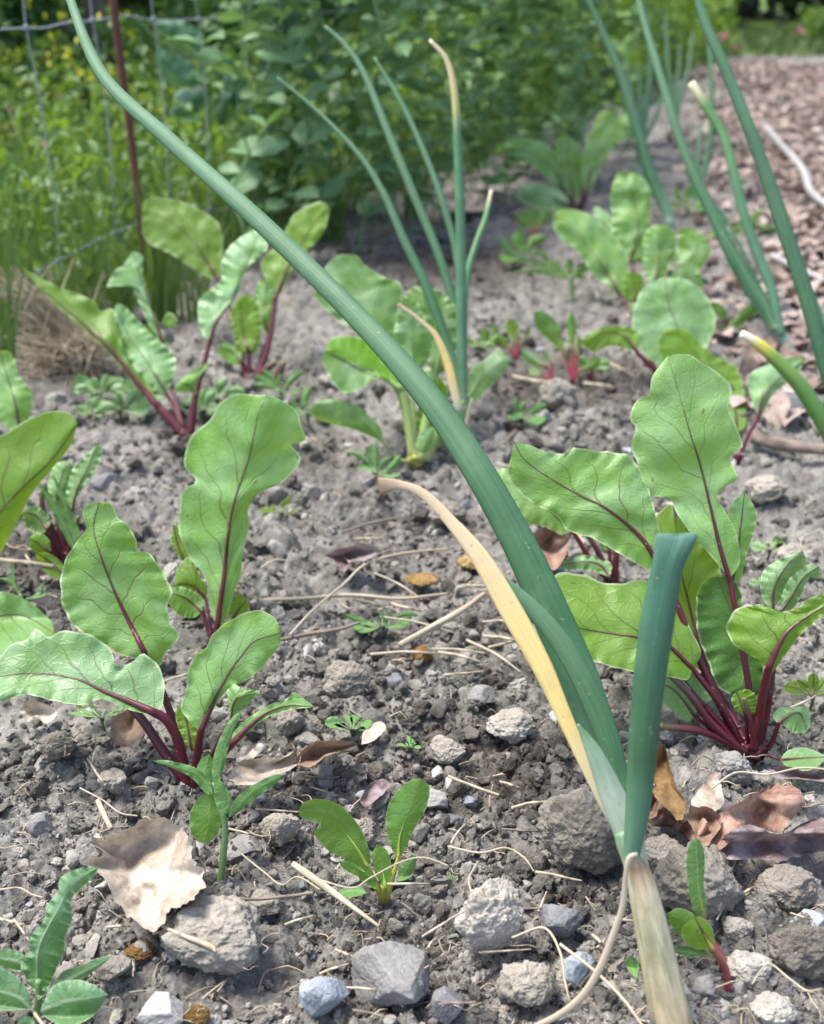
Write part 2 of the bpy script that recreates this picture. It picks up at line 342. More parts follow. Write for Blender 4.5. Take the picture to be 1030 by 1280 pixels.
M['stalk_yellow'] = tubemat('yellow_stalk', [(0, (.38, .34, .06)), (.6, (.28, .36, .05)), (1, (.16, .28, .05))], rough=.4, stripe=8, mott=(.3, .34, .08))
ON1, ON2 = (.044, .108, .050), (.070, .145, .076)
M['onion'] = tubemat('onion_leaf', [(0, (.30, .36, .27)), (.05, (.10, .20, .11)), (.2, (.036, .11, .048)), (.6, ON2), (1, (.085, .18, .095))], rough=.58, streak=.17, stripe=26, mott=(.095, .18, .10), spec=.3)
M['onion_cut'] = tubemat('onion_leaf_stub', [(0, (.09, .19, .12)), (.3, ON1), (.9, (.05, .135, .085)), (1, (.10, .20, .15))], rough=.58, streak=.16, stripe=26, mott=(.085, .17, .10), spec=.3)
M['onion_far'] = tubemat('onion_leaf_tan_tip', [(0, (.22, .27, .17)), (.1, (.06, .15, .07)), (.74, (.065, .165, .075)), (.80, (.30, .33, .10)), (.86, (.42, .35, .17)), (1, (.55, .45, .30))], rough=.45, streak=.12, stripe=18)
M['onion_tip'] = tubemat('onion_leaf_pale_tip', [(0, (.07, .16, .09)), (.5, (.06, .155, .07)), (.90, (.09, .20, .06)), (.955, (.45, .42, .22)), (1, (.62, .52, .38))], rough=.45, streak=.12, stripe=18)
M['onion_yellow'] = tubemat('onion_leaf_yellow_tip', [(0, (.05, .13, .03)), (.6, (.075, .18, .03)), (.82, (.14, .24, .04)), (.90, (.50, .42, .06)), (.95, (.60, .52, .36)), (1, (.66, .58, .48))], rough=.42, streak=.1, stripe=18, mott=(.1, .2, .05))
M['onion_dry'] = tubemat('withered_onion_leaf', [(0, (.28, .30, .24)), (.10, (.60, .55, .36)), (.3, (.74, .57, .21)), (.55, (.74, .58, .25)), (.75, (.70, .55, .34)), (.95, (.58, .45, .31)), (1, (.26, .17, .10))], rough=.6, streak=.09, stripe=14, tfac=.25, mott=(.62, .52, .32))
M['onion_neck'] = tubemat('onion_neck', [(0, (.30, .25, .15)), (.25, (.36, .34, .19)), (.55, (.40, .36, .22)), (.72, (.40, .40, .27)), (.85, (.33, .38, .27)), (1, (.14, .25, .14))], rough=.45, streak=.3, stripe=11, mott=(.36, .30, .20))
M['onion_sheath'] = tubemat('dry_onion_sheath', [(0, (.28, .21, .13)), (.2, (.38, .32, .20)), (.5, (.40, .38, .25)), (.8, (.42, .37, .25)), (.93, (.30, .20, .11)), (1, (.40, .31, .2))], rough=.5, streak=.34, stripe=9, mott=(.16, .11, .06))
M['onion_film'] = tubemat('onion_film', [(0, (.30, .34, .24)), (.5, (.26, .33, .26)), (1, (.10, .20, .10))], rough=.35, streak=.15, stripe=12, mott=(.35, .4, .38))
M['root'] = tubemat('root', [(0, (.42, .36, .27)), (1, (.38, .31, .22))], rough=.7, streak=.1, stripe=5, mott=(.35, .26, .17))
M['straw'] = tubemat('straw', [(0, (.40, .33, .24)), (.5, (.45, .38, .28)), (1, (.34, .26, .18))], rough=.7, streak=.3, stripe=6, mott=(.28, .22, .16))
M['debris'] = simpleleaf('debris', (.10, .075, .055), (.44, .36, .26), (.2, .15, .1), rough=.8, tfac=.05)
M['twig'] = tubemat('twig', [(0, (.17, .13, .105)), (1, (.24, .19, .155))], rough=.85, streak=.33, stripe=6, mott=(.12, .09, .075))
M['branch'] = tubemat('weathered_branch', [(0, (.30, .29, .29)), (1, (.36, .35, .35))], rough=.8, streak=.3, stripe=7, mott=(.2, .19, .18))
M['wire'] = tubemat('galvanised_wire', [(0, (.26, .28, .32)), (1, (.30, .32, .35))], rough=.45, streak=.1, stripe=3, mott=(.18, .18, .19))
M['rust'] = tubemat('rusty_steel', [(0, (.12, .045, .03)), (1, (.15, .06, .042))], rough=.85, streak=.3, stripe=6, mott=(.08, .03, .025))
def deadmat(name, a, b, c, tfac=.15):
    n = N(name); co = coord(n); uv = n.n('UVMap', uv_map='UVM').outputs[0]
    f = n.noise(co, 45, 5, .65); g = n.noise(co, 260, 3, .6); at = n.n('Attribute', attribute_name='tone').outputs['Fac']
    f = n.math('ADD', n.math('ADD', n.math('MULTIPLY', f, .8), n.math('MULTIPLY', g, .3)), n.math('MULTIPLY', n.math('SUBTRACT', at, .5), .25)); col = n.ramp(f, [(.36, a), (.52, b), (.72, c)])
    vo = n.t.nodes.new('ShaderNodeTexVoronoi'); vo.feature = 'DISTANCE_TO_EDGE'; n.set(vo, 'Vector', co); vo.inputs['Scale'].default_value = 230
    net = n.math('SUBTRACT', 1, n.sstep(vo.outputs[0], 0, .08)); col = n.mix(n.math('MULTIPLY', net, .06), col, a)
    bp = n.bump(n.math('ADD', f, n.math('MULTIPLY', net, .12)), .7, .0016)
    pr = n.princ(col, .75, bp, .3); tb = n.n('BsdfTranslucent'); n.set(tb, 'Color', col); ms = n.n('MixShader'); ms.inputs[0].default_value = tfac; n.set(ms, 1, pr); n.set(ms, 2, tb.outputs[0]); return n.finish(ms.outputs[0])
M['dead_pale'] = deadmat('dead_leaf_pale', (.20, .135, .09), (.39, .325, .26), (.56, .51, .44))
M['dead_brown'] = deadmat('dead_leaf_brown', (.13, .065, .042), (.27, .17, .12), (.45, .34, .26))
M['dead_pink'] = deadmat('dead_leaf_purplish', (.10, .045, .035), (.27, .155, .115), (.45, .33, .27))
M['dead_violet'] = deadmat('dead_leaf_grey_violet', (.09, .05, .045), (.21, .15, .15), (.36, .31, .33))
M['dead_gold'] = deadmat('dead_leaf_gold', (.09, .05, .025), (.20, .12, .05), (.34, .23, .10))
M['litter'] = deadmat('litter', (.15, .095, .078), (.27, .20, .17), (.43, .36, .32))
M['pea'] = simpleleaf('pea_leaf', (.08, .17, .065), (.18, .31, .15), (.20, .36, .08), tfac=.3)
M['pea_light'] = simpleleaf('pea_leaf_light', (.09, .19, .05), (.21, .35, .11), (.28, .46, .06), tfac=.38)
M['pea_far'] = simpleleaf('pea_leaf_far', (.05, .125, .035), (.14, .26, .09), (.16, .32, .05), tfac=.32)
M['meadow'] = simpleleaf('meadow_leaf', (.04, .10, .022), (.13, .23, .05), (.24, .38, .04), tfac=.36)
M['lawn'] = simpleleaf('lawn_blade', (.05, .085, .025), (.11, .16, .05), (.12, .18, .04), rough=.6, tfac=.25)
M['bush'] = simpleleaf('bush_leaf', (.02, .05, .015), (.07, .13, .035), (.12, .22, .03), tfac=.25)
M['grass'] = simpleleaf('grass_blade', (.07, .14, .035), (.16, .25, .07), (.20, .30, .05), tfac=.35)
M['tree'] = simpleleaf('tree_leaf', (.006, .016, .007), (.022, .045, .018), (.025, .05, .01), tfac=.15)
M['treelight'] = simpleleaf('light_tree_leaf', (.06, .13, .025), (.15, .25, .04), (.25, .40, .03), tfac=.35)
M['yellow'] = simpleleaf('yellow_petal', (.55, .52, .02), (.65, .62, .05), (.6, .6, .05), tfac=.3)
M['pinkp'] = simpleleaf('pink_petal', (.45, .12, .16), (.6, .25, .28), (.5, .2, .2), tfac=.3)
M['greenstem'] = tubemat('green_stem', [(0, (.12, .2, .07)), (1, (.13, .24, .09))], rough=.5, mott=(.16, .26, .12))
# ---------------------------------------------------------------- ground
def build_ground():
    ys = np.concatenate([np.geomspace(.12, 7.5, 1260), np.geomspace(7.6, 400, 110)])
    s = np.linspace(-1, 1, 1101); s = s*(.55+.45*s*s)
    far = np.clip((ys-4.5)/60, 0, 1)
    hw = .55*ys+.62
    X = s[None]*(hw*(1+6*far))[:, None]; X[:, 0] = -450; X[:, -1] = 450; X[:, 1] = np.minimum(X[:, 1], -30-ys); X[:, -2] = np.maximum(X[:, -2], 30+ys)
    Y = np.repeat(ys[:, None], X.shape[1], 1); Y[0] = -60
    Z = height(X, np.maximum(Y, .1)); u = X-fence_x(Y)
    gr = np.clip((-u-.03*S)/.12, 0, 1); gr = np.maximum(gr, np.clip((Y-7.2)/.6, 0, 1)); gr = np.maximum(gr, np.clip((u-4.5)/1, 0, 1))
    v = np.stack([X, Y, Z], -1).reshape(-1, 3); m, n_ = X.shape
    i, j = np.meshgrid(np.arange(m-1), np.arange(n_-1), indexing='ij'); f = np.stack([i*n_+j, i*n_+j+1, (i+1)*n_+j+1, (i+1)*n_+j], -1).reshape(-1, 4)
    n = N('garden_soil'); co = n.n('NewGeometry').outputs['Position']; g = n.n('Attribute', attribute_name='tone').outputs['Fac']
    a = n.noise(co, 55, 5, .65); b = n.noise(co, 420, 4, .7); c = n.noise(co, 6, 3, .5)
    ff = n.math('ADD', n.math('MULTIPLY', a, .45), n.math('ADD', n.math('MULTIPLY', b, .35), n.math('MULTIPLY', c, .3)))
    col = n.ramp(ff, [(.38, (.045, .041, .036)), (.52, (.128, .120, .108)), (.68, (.27, .257, .235))]); col = n.mix(moist(n, co), col, (.50, .47, .45), 'MULTIPLY')
    gc = n.mix(n.noise(co, 3, 4), (.05, .11, .02), (.14, .20, .05)); col = n.mix(g, col, gc)
    bp = n.bump(n.noise(co, 650, 6, .75), .6, .0012); bp = n.bump(n.noise(co, 180, 4, .65), .8, .003, bp)
    mat = n.finish(n.princ(col, .96, bp, .2))
    o = npmesh('ground', v, f, mat, tone=gr.ravel()); tag(o, kind='structure')
build_ground()
def build_crumbs():
    for nm, n_, lo, hi, k, kinds in (('soil_crumbs', 52000, 2.0, 7, 1, 2), ('soil_gravel', 24000, 5.0, 26, 2, 3)):
        px = rng.uniform(-160, 1190, n_); py = 72+(1420-72)*rng.random(n_)**.8; d = gd(px, py); p = W(px, py, d)
        x, y = p[:, 0], p[:, 1]; clump = fbm(np.stack([x, y, x*0], 1)*11, 3, 77)
        keep = (x > fence_x(y)+.0) & (y < 7.3) & (rng.random(n_) < .62+.9*clump); x, y, d = x[keep], y[keep], d[keep]; n2 = len(x)
        sz = lo*(hi/lo)**(rng.random(n2)**2.4)*np.clip(d, .4, 1.15)/F*.62; z = height(x, y)+sz*.28
        parts = []; kk = rng.integers(0, 8, n2)
        for q in range(8):
            m = kk == q; c = m.sum(); tv, tf = rock_shape(k, 'stone' if q < 3 else 'clod', 50+q)
            sc = sz[m][:, None]*rng.uniform(.45, 1.25, (c, 3))
            parts.append(scatter(tv, tf, np.stack([x[m], y[m], z[m]], 1), rotm(rng, c), sc, rng.random(c)))
        v, f, u, t = cat_mesh(parts); o = npmesh(nm, v, f, M['crumb'], tone=t, smooth=False); tag(o, kind='stuff')
        if k == 2:
            pass
build_crumbs()
# medium pebbles: individual things sharing a few meshes
PEB = []
for q in range(10):
    kind = 'stone' if q % 2 == 0 else 'clod'
    tv, tf = rock_shape(3 if q < 10 else 4, kind, 300+q); mt = [M['stone'], M['clod'], M['crumb'], M['clod_dark'], M['blue'], M['clod'], M['stone'], M['clod_dark'], M['slate'], M['clod']][q]
    PEB.append((npmesh('pebble' if kind == 'stone' else 'soil_lump', tv, tf, mt, tone=np.full(len(tv), .5), smooth=kind == 'clod'), kind))
def sh(o):  # bevel-like soft shading of the faceted stones
    for p in o.data.polygons: p.use_smooth = True
for o, k in PEB: sh(o)
used = set(); r_ = random.Random(11); placed = []
for i in range(290):
    for tr_ in range(20):
        px = r_.uniform(-20, 1050); py = 400+880*r_.random()**.75+5
        if all((px-a)**2+(py-b)**2 > 22**2 for a, b in placed): break
    placed.append((px, py)); d = float(gd(px, py)); p = G(px, py)
    if p[0] < fence_x(p[1])+.05: continue
    q = r_.randrange(10); o, kind = PEB[q]
    if q in used: o = o.copy(); COL.objects.link(o)
    used.add(q); w = r_.choice([8, 10, 12, 14, 16, 20, 25])*.5*d/F; w = min(w, .013)
    o.scale = (w*r_.uniform(.9, 1.25), w*r_.uniform(.8, 1.1), w*r_.uniform(.6, .9)); o.rotation_euler = (r_.uniform(-.5, .5), r_.uniform(-.5, .5), r_.uniform(0, 6.3))
    z = float(height(np.array([p[0]]), np.array([p[1]]))[0]); o.location = (p[0], p[1], z+w*.3)
    if kind == 'stone': tag(o, 'small angular pebble lying loose on the grey soil', 'pebble', 'loose pebbles on the soil')
    else: tag(o, 'small rough lump of dry soil lying loose on the bed', 'soil lump', 'small lumps of dry soil')
def rock(px, py, w, h, kind, mat, label, seed, rot=0.0, name=None):
    d0 = float(gd(px, py+h*.42)); rw = w/2*d0/F; rh = h/2*d0/F; zc = rh*(.72 if kind == 'clod' else .5)
    p = W(px, py, gd(px, py, zc)); tv, tf = rock_shape(5 if w > 34 else 4, 'lump' if kind == 'clod' else kind, seed)
    c, s_ = math.cos(rot), math.sin(rot); sc = np.array([rw, rw*.82, rh]); Rm = np.array([[c, 0, s_], [0, 1, 0], [-s_, 0, c]])
    v = (tv*sc)@Rm.T
    o = npmesh(name or ('stone' if kind == 'stone' else 'soil_clod'), v, tf, M[mat], tone=np.full(len(tv), .5)); o.location = p
    return tag(o, label, 'stone' if kind == 'stone' else 'clod of soil')
ROCKS = [
 (738, 1038, 132, 128, 'clod', 'clod', 'large pale clod of dry soil left of the foreground onion neck'),
 (262, 1170, 134, 92, 'clod', 'clod', 'broad crumbly clod below the dead leaf at lower left'),
 (494, 1226, 116, 84, 'stone', 'stone', 'large squarish grey stone at the bottom middle'),
 (408, 1240, 70, 72, 'stone', 'blue', 'bluish grey stone touching the left side of the large squarish stone'),
 (612, 1150, 92, 118, 'clod', 'clod', 'tall pale clod between the holed seedling and the onion base'),
 (872, 1108, 128, 122, 'clod', 'clod', 'big pale clod right of the onion neck under the dead oak leaf'),
 (830, 1072, 60, 50, 'clod', 'clod', 'light clod tucked close to the onion neck on its right'),
 (983, 1112, 84, 70, 'clod', 'clod_dark', 'dark rough clod under the curled oak leaf at the right'),
 (1004, 1188, 92, 88, 'clod', 'clod_dark', 'large clod at the right edge carrying a blue stone face'),
 (1008, 1166, 62, 44, 'stone', 'blue', 'pale blue stone set in the clod at the right edge'),
 (664, 1228, 80, 62, 'clod', 'clod', 'knobbly clod at the bottom left of the onion sheath'),
 (724, 1212, 46, 44, 'stone', 'blue', 'small blue grey stone beside the curved onion root'),
 (920, 1166, 44, 46, 'clod', 'clod', 'small lump beside the red seedling stalk on its right'),
 (934, 1212, 58, 56, 'clod', 'clod', 'rounded lump right of the red seedling stem base'),
 (966, 1262, 58, 48, 'clod', 'clod', 'yellowish knobbly clod at the bottom right'),
 (915, 962, 50, 46, 'clod', 'stone', 'rounded grey lump in front of the right beet crown'),
 (432, 846, 66, 52, 'clod', 'clod_dark', 'dark round clod left of the yellow dry onion leaf'),
 (304, 1062, 50, 34, 'stone', 'stone', 'wedge of grey stone right of the slender weed stem'),
 (407, 972, 34, 36, 'stone', 'stone', 'square grey stone below the curled brown leaf'),
 (349, 1037, 54, 56, 'clod', 'clod', 'lumpy clod right of the narrow leaved weed'),
 (52, 1030, 38, 36, 'stone', 'stone', 'small grey stone between the beet and the prickly weed'),
 (696, 492, 48, 46, 'clod', 'clod', 'round clod under the trio of small beet seedlings'),
 (992, 505, 84, 40, 'stone', 'slate', 'flat slate grey stone beside the yellow tipped onion leaf'),
 (130, 603, 48, 32, 'stone', 'slate', 'dark flat stone above the big crinkled beet leaf'),
 (205, 1262, 66, 50, 'stone', 'stone', 'half buried stone on the bottom edge right of the prickly weed'),
 (452, 1040, 40, 40, 'clod', 'clod_dark', 'clod between the two upright leaves of the holed seedling'),
 (540, 1000, 42, 34, 'stone', 'stone', 'grey stone right of the holed seedling'),
 (604, 872, 40, 30, 'stone', 'stone', 'pale pointed stone below the yellow dry onion leaf'),
 (640, 905, 66, 40, 'clod', 'clod', 'crumbly clod left of the long onion leaf'),
 (360, 900, 44, 40, 'clod', 'clod_dark', 'clod under the drooping beet leaf in front'),
 (470, 965, 34, 30, 'clod', 'clod_dark', 'dark small clod above the holed seedling'),
 (560, 940, 46, 40, 'clod', 'clod_dark', 'dark damp clod in the middle of the bare patch'),
 (790, 1105, 34, 40, 'clod', 'clod_dark', 'dark lump hugging the onion sheath on its right'),
 (560, 1255, 44, 44, 'stone', 'slate', 'dark slate piece between the squarish stone and the knobbly clod'),
 (850, 1250, 60, 40, 'clod', 'clod', 'clod at the bottom edge right of the onion sheath'),
 (905, 1255, 40, 30, 'stone', 'stone', 'grey pebble at the foot of the red seedling'),
 (70, 930, 54, 34, 'clod', 'clod_dark', 'clod under the low left beet leaf'),
 (140, 975, 40, 34, 'clod', 'clod_dark', 'small clod left of the front beet crown'),
 (330, 1130, 44, 30, 'clod', 'clod', 'lump right of the weed stem foot'),
 (960, 610, 56, 34, 'clod', 'clod', 'light lump right of the tallest beet leaf'),
 (990, 700, 54, 40, 'clod', 'clod', 'lump behind the small curled beet leaves at the right'),
 (860, 860, 40, 30, 'clod', 'clod_dark', 'dark lump under the right beet stalks'),
 (560, 640, 50, 30, 'clod', 'clod_dark', 'lump above the tan tip of the dry onion leaf'),
 (740, 900, 50, 34, 'clod', 'clod_dark', 'dark lump behind the onion fork'),
 (700, 1150, 60, 50, 'stone', 'slate', 'dark slate stone under the large pale clod'),
 (140, 1210, 48, 30, 'clod', 'clod', 'lump between the prickly weed and the broad clod'),
]
M['mould'] = soilmat('leaf_mould', ((.12, .06, .02), (.26, .15, .05), (.46, .32, .14)), attr=False, bs=2)
MOULD = [(526, 818, 34, 26, 'golden fibrous crumb of leaf mould beside the thick straw'), (590, 702, 40, 16, 'rusty streak of leaf mould left of the pinkish leaf'), (528, 724, 44, 14, 'rust coloured leaf mould under the pale plant'), (176, 1188, 42, 16, 'golden brown fragment under the tip of the large dead leaf'), (248, 1270, 34, 26, 'ochre leaf mould scrap at the bottom edge')]
for i, (x, y, w_, h_, lb) in enumerate(MOULD): o = rock(x, y, w_, h_, 'clod', 'mould', lb, 700+i, name='leaf_mould'); o['category'] = 'leaf mould'
for i, a in enumerate(ROCKS): rock(*a, 900+i, rot=((i*37) % 11-5)*.05)
# ---------------------------------------------------------------- leaf and stalk builders
class Plant:
    def __init__(s, name, base, label, cat, group=None, z=0.0):
        s.bx, s.by = base; s.D = float(gd(*base, z)); s.e = empty(name, W(*base, s.D), label, cat, group); s.seed = int(s.bx*7+s.by*13)
    def dep(s, px, py, k, off): return s.D+off+k*(s.by-np.asarray(py, float))*s.D/F
    def blade(s, M_, L, R, mat, k=-.25, off=0.0, eL=.25, eR=.25, arch=0.0, ruf=.012, nruf=5, stalk=None, sw=(10, 6), smat='stalk', fr=.55, nu=56, nv=22, name='leaf', tipoff=0.0, label=None, closed=True, wav=.0):
        s.seed += 1; r = np.random.default_rng(s.seed); M0 = np.array(M_, float)
        Lp = np.array(([M_[0]] if closed else [])+list(L)+[M_[-1]], float); Rp = np.array(([M_[0]] if closed else [])+list(R)+[M_[-1]], float)
        m = crom(M0, nu+1); l = crom(Lp, nu+1); rr = crom(Rp, nu+1); t = np.linspace(0, 1, nu+1)
        ss = np.linspace(-1, 1, nv+1); ss = np.sign(ss)*np.abs(ss)**.85
        sg = ss[None, :]; a = np.abs(sg); E = np.where((sg < 0)[..., None], l[:, None], rr[:, None]); V = E-m[:, None]
        hwp = np.linalg.norm(V, axis=-1); ph = r.uniform(0, 6.28, 4)
        sd = np.where(sg < 0, 0, 1.7)
        ruffle = (1.5*vnoise(np.stack([t[:, None]*nruf*2.3+sd*9+s.seed % 31, sd+0*t[:, None], sd*0+t[:, None]*0+.37], -1), s.seed % 50)+.55*np.sin(6.283*nruf*t[:, None]+ph[0]+sd+1.5*np.sin(5*t[:, None]+ph[1]))+.5*np.sin(6.283*nruf*2.1*t[:, None]+ph[2]+sd*2))*a**2.6*np.sin(np.pi*np.clip(t[:, None], .02, .98))**.5
        Lpx = np.linalg.norm(np.diff(m, axis=0), axis=1).sum(); stretch = 1+.014*np.sin(6.283*nruf*1.7*t[:, None]+ph[3]+sd)*a**2*(ruf > 0)
        pix = m[:, None]+V*(a*stretch)[..., None]
        d0 = s.dep(pix[..., 0], pix[..., 1], k, off)
        hwm = hwp*s.D/F; e = np.where(sg < 0, eL, eR)
        d = d0+e*hwm*a**1.3+arch*t[:, None]**2+tipoff*t[:, None]**3+ruffle*ruf*1.7*Lpx*s.D/F
        # quilted surface between the veins
        pu = fbm(np.stack([t[:, None]*Lpx*s.D/F*42+ss[None]*0, hwp*sg*s.D/F*42, np.full_like(d, s.seed % 97)], -1), 2, 5)
        d = d+pu*.0062*np.minimum(1, hwm/.016)*(1-a**4)
        lim = gd(pix[..., 0], pix[..., 1], .011)
        d = np.where(pix[..., 1] > 250, np.minimum(d, lim), d)
        v = W(pix[..., 0], pix[..., 1], d); ml = np.r_[0, np.cumsum(np.linalg.norm(np.diff(v[:, nv//2], axis=0), axis=1))]
        al = np.repeat(ml[:, None], nv+1, 1); uvm = np.stack([al, hwm*sg], -1)+0.0; uvn = np.stack([np.repeat(t[:, None], nv+1, 1), (np.repeat(sg, nu+1, 0)+1)/2], -1)
        uvm = uvm+np.array([(s.seed % 13)*.0, 0])
        i, j = np.meshgrid(np.arange(nu), np.arange(nv), indexing='ij'); w = nv+1; f = np.stack([i*w+j, i*w+j+1, (i+1)*w+j+1, (i+1)*w+j], -1).reshape(-1, 4)
        o = npmesh(name, rel(v.reshape(-1, 3), s.e), f, M[mat], s.e, uvn.reshape(-1, 2), uvm.reshape(-1, 2))
        if label: o['label'] = label
        if stalk is not None:
            c = crom(list(stalk)+[M_[0]], 22) if len(stalk) else np.zeros((0, 2))
            dd = s.dep(c[:, 0], c[:, 1], k, 0)+off*np.linspace(0, 1, len(c)) if len(c) else np.zeros(0)
            nm = max(4, int(fr*nu)); mm = m[1:nm]; md = d[1:nm, nv//2]; n1 = len(c)
            sw = (sw[0]*.9, sw[1]*.88); w1 = np.linspace(sw[0], sw[1], max(n1, 1))[:n1]; w2 = sw[1]*(np.linspace(1, .0, len(mm))**1.4*.85+.10)
            px = np.vstack([c, mm]); wd = np.r_[w1, w2]*s.D/F/2; blend = np.r_[np.zeros(n1), np.ones(len(mm))]
            dep = np.r_[dd, md]; 
            k3 = np.ones(5)/5; dep = np.convolve(np.pad(dep, 2, 'edge'), k3, 'valid'); dep = dep-blend*wd*.55
            if n1: dep[:n1] = np.minimum(dep[:n1], gd(px[:n1, 0], px[:n1, 1], .0)+.004)
            P3 = W(px[:, 0], px[:, 1], dep)
            if n1: P3[0] = P3[0]+np.array([0, .003, -.008])
            vv, ff, uu = tube(P3, wd, 10, .8, fdir=FW); 
            npmesh('stalk', rel(vv, s.e), ff, M[smat], o, uu)
        return o
    def tube(s, name, pts, w, mat, k=-.25, off=0., ddep=None, n=14, nseg=60, flat=.8, z0=None, label=None, parent=None):
        """pts pixel polyline, w pixel widths, ddep extra depth per point (m)"""
        q = np.array([(a, b, c, e) for (a, b), c, e in zip(pts, np.interp(np.linspace(0, 1, len(pts)), np.linspace(0, 1, len(w)), w), ddep if ddep else [0]*len(pts))])
        c = crom(q, nseg); d = s.dep(c[:, 0], c[:, 1], k, off)+c[:, 3]
        P3 = W(c[:, 0], c[:, 1], d); vv, ff, uu = tube(P3, np.maximum(c[:, 2], .4)*d/F/2, n, flat, fdir=FW)
        o = npmesh(name, rel(vv, s.e), ff, M[mat], parent or s.e, uu)
        if label: o['label'] = label
        return o
    def crown(s, w, h, mat='stalk', name='crown', dx=0):
        tv, tf = rock_shape(3, 'clod', s.seed+3); r = w/2*s.D/F; v = tv*np.array([r, r, h*s.D/F])
        return npmesh(name, v+np.array([dx*s.D/F, .004, 0]), tf, M[mat], s.e, np.stack([tv[:, 2]*.1+.05, tv[:, 0]], 1))
# =============================================================== beets
b = Plant('beet_plant', (938, 938), 'bushy red stalked beet behind the cut onion stub, bearing the tallest pale leaf', 'beet plant', 'beets growing in the bed')
b.blade([(912, 724), (899, 680), (877, 587), (864, 546), (854, 510), (840, 462), (836, 444)],
        [(893, 700), (868, 672), (848, 645), (838, 624), (816, 620), (799, 613), (795, 600), (798, 580), (788, 561), (795, 535), (786, 524), (797, 500), (811, 493), (815, 472), (826, 455)],
        [(925, 700), (918, 660), (900, 630), (897, 618), (910, 606), (922, 597), (913, 570), (929, 556), (916, 524), (911, 508), (914, 485), (899, 466), (877, 454), (862, 443)],
        'beet_pale', k=-.12, off=.012, eL=.15, eR=.30, ruf=.008, nruf=5, stalk=[(942, 938), (940, 890), (930, 820), (920, 765)], sw=(11, 8), fr=.8)
b.blade([(914, 735), (922, 690), (931, 614)], [(906, 700), (905, 660), (915, 630)], [(925, 725), (934, 690), (946, 645)], 'beet', k=-.1, off=.02, ruf=.02, stalk=[], sw=(5, 3))
b.blade([(822, 704), (807, 679), (789, 660), (757, 635), (721, 617), (681, 594), (655, 574), (643, 553)],
        [(832, 690), (822, 655), (812, 615), (792, 574), (772, 566), (741, 563), (717, 559), (711, 566), (688, 566), (660, 556)],
        [(812, 712), (785, 698), (757, 682), (739, 672), (711, 664), (693, 643), (663, 627), (636, 597), (638, 575)],
        'beet', k=-.05, off=-.004, eL=.22, eR=.05, ruf=.010, nruf=7, stalk=[(925, 935), (900, 880), (868, 810), (842, 745)], sw=(12, 8), fr=.75)
b.blade([(889, 850), (872, 800), (860, 750), (851, 715), (846, 680), (843, 650)],
        [(866, 830), (842, 800), (830, 745), (828, 700), (820, 670), (818, 648), (838, 630)],
        [(898, 840), (907, 790), (904, 735), (898, 700), (885, 678), (872, 650), (866, 634)],
        'beet_red', k=.05, off=.022, eL=.25, eR=.3, ruf=.02, nruf=6, stalk=[(935, 938), (920, 905)], sw=(16, 10), fr=.85)
b.blade([(866, 836), (830, 803), (795, 796), (740, 788), (690, 776)],
        [(876, 815), (860, 780), (838, 735), (810, 727), (792, 724), (777, 730), (751, 727), (731, 719), (701, 716), (680, 735), (678, 760)],
        [(858, 850), (838, 846), (800, 840), (777, 837), (731, 822), (700, 803)],
        'beet_red', k=-.1, off=-.01, eL=.55, eR=-.5, ruf=.010, nruf=5, stalk=[(930, 938), (905, 888)], sw=(12, 7), fr=.85)
b.blade([(960, 838), (972, 810), (987, 787), (1010, 770), (1035, 755), (1062, 740)],
        [(948, 825), (918, 806), (908, 786), (914, 768), (928, 758), (940, 758), (952, 755), (962, 765), (975, 768), (997, 760), (1008, 750), (1032, 742)],
        [(966, 840), (984, 815), (1002, 792), (1030, 768), (1050, 752)],
        'beet_red', k=-.15, off=-.02, eL=.5, eR=.2, ruf=.02, nruf=6, stalk=[(948, 940), (948, 912), (954, 865)], sw=(15, 11), fr=.8)
b.blade([(938, 872), (935, 840), (928, 805), (918, 775), (905, 742), (897, 721)],
        [(915, 868), (897, 857), (885, 827), (873, 795), (870, 765), (872, 740), (882, 724)],
        [(948, 868), (953, 850), (953, 818), (938, 795), (922, 772), (928, 752), (922, 732), (910, 722)],
        'beet_crinkle', k=-.05, off=.012, eL=-.3, eR=-.3, ruf=.018, nruf=6, stalk=[(941, 938), (941, 905)], sw=(9, 5), fr=.5)
b.blade([(966, 762), (968, 735), (985, 706), (1003, 688)], [(953, 748), (951, 727), (956, 711), (975, 699)], [(975, 752), (986, 730), (1003, 712), (1008, 700)], 'beet_blue', k=-.1, off=.01, eL=.4, eR=.4, ruf=.015, stalk=[(950, 938), (958, 880), (962, 820)], sw=(8, 5), fr=.4)
b.blade([(975, 765), (990, 745), (1005, 722), (1024, 708)], [(977, 748), (985, 726), (1003, 711), (1015, 705)], [(992, 760), (1004, 738), (1012, 722), (1024, 722)], 'beet_blue', k=-.1, off=-.004, eL=.3, eR=.5, ruf=.02, stalk=[(951, 938), (962, 880), (970, 815)], sw=(7, 4), fr=.4)
b.blade([(868, 895), (850, 870), (835, 858), (815, 852)], [(872, 880), (858, 855), (840, 842), (822, 840)], [(858, 902), (840, 888), (822, 872)], 'beet_blue', k=-.2, off=-.006, ruf=.01, stalk=[(925, 938), (900, 920)], sw=(9, 5))
b.blade([(880, 882), (855, 850), (838, 828), (826, 812)], [(890, 868), (868, 835), (848, 818)], [(870, 885), (848, 862), (832, 840)], 'beet_blue', k=-.2, off=.0, ruf=.02, stalk=[(928, 938), (905, 910)], sw=(13, 8))
b.blade([(973, 905), (985, 895), (1000, 892), (1009, 915)], [(966, 895), (975, 885), (995, 884), (1010, 884), (1013, 900)], [(980, 907), (992, 916)], 'beet_blue', k=-.3, off=-.012, eL=.5, eR=-.2, ruf=.01, stalk=[(955, 940), (965, 928)], sw=(8, 6))
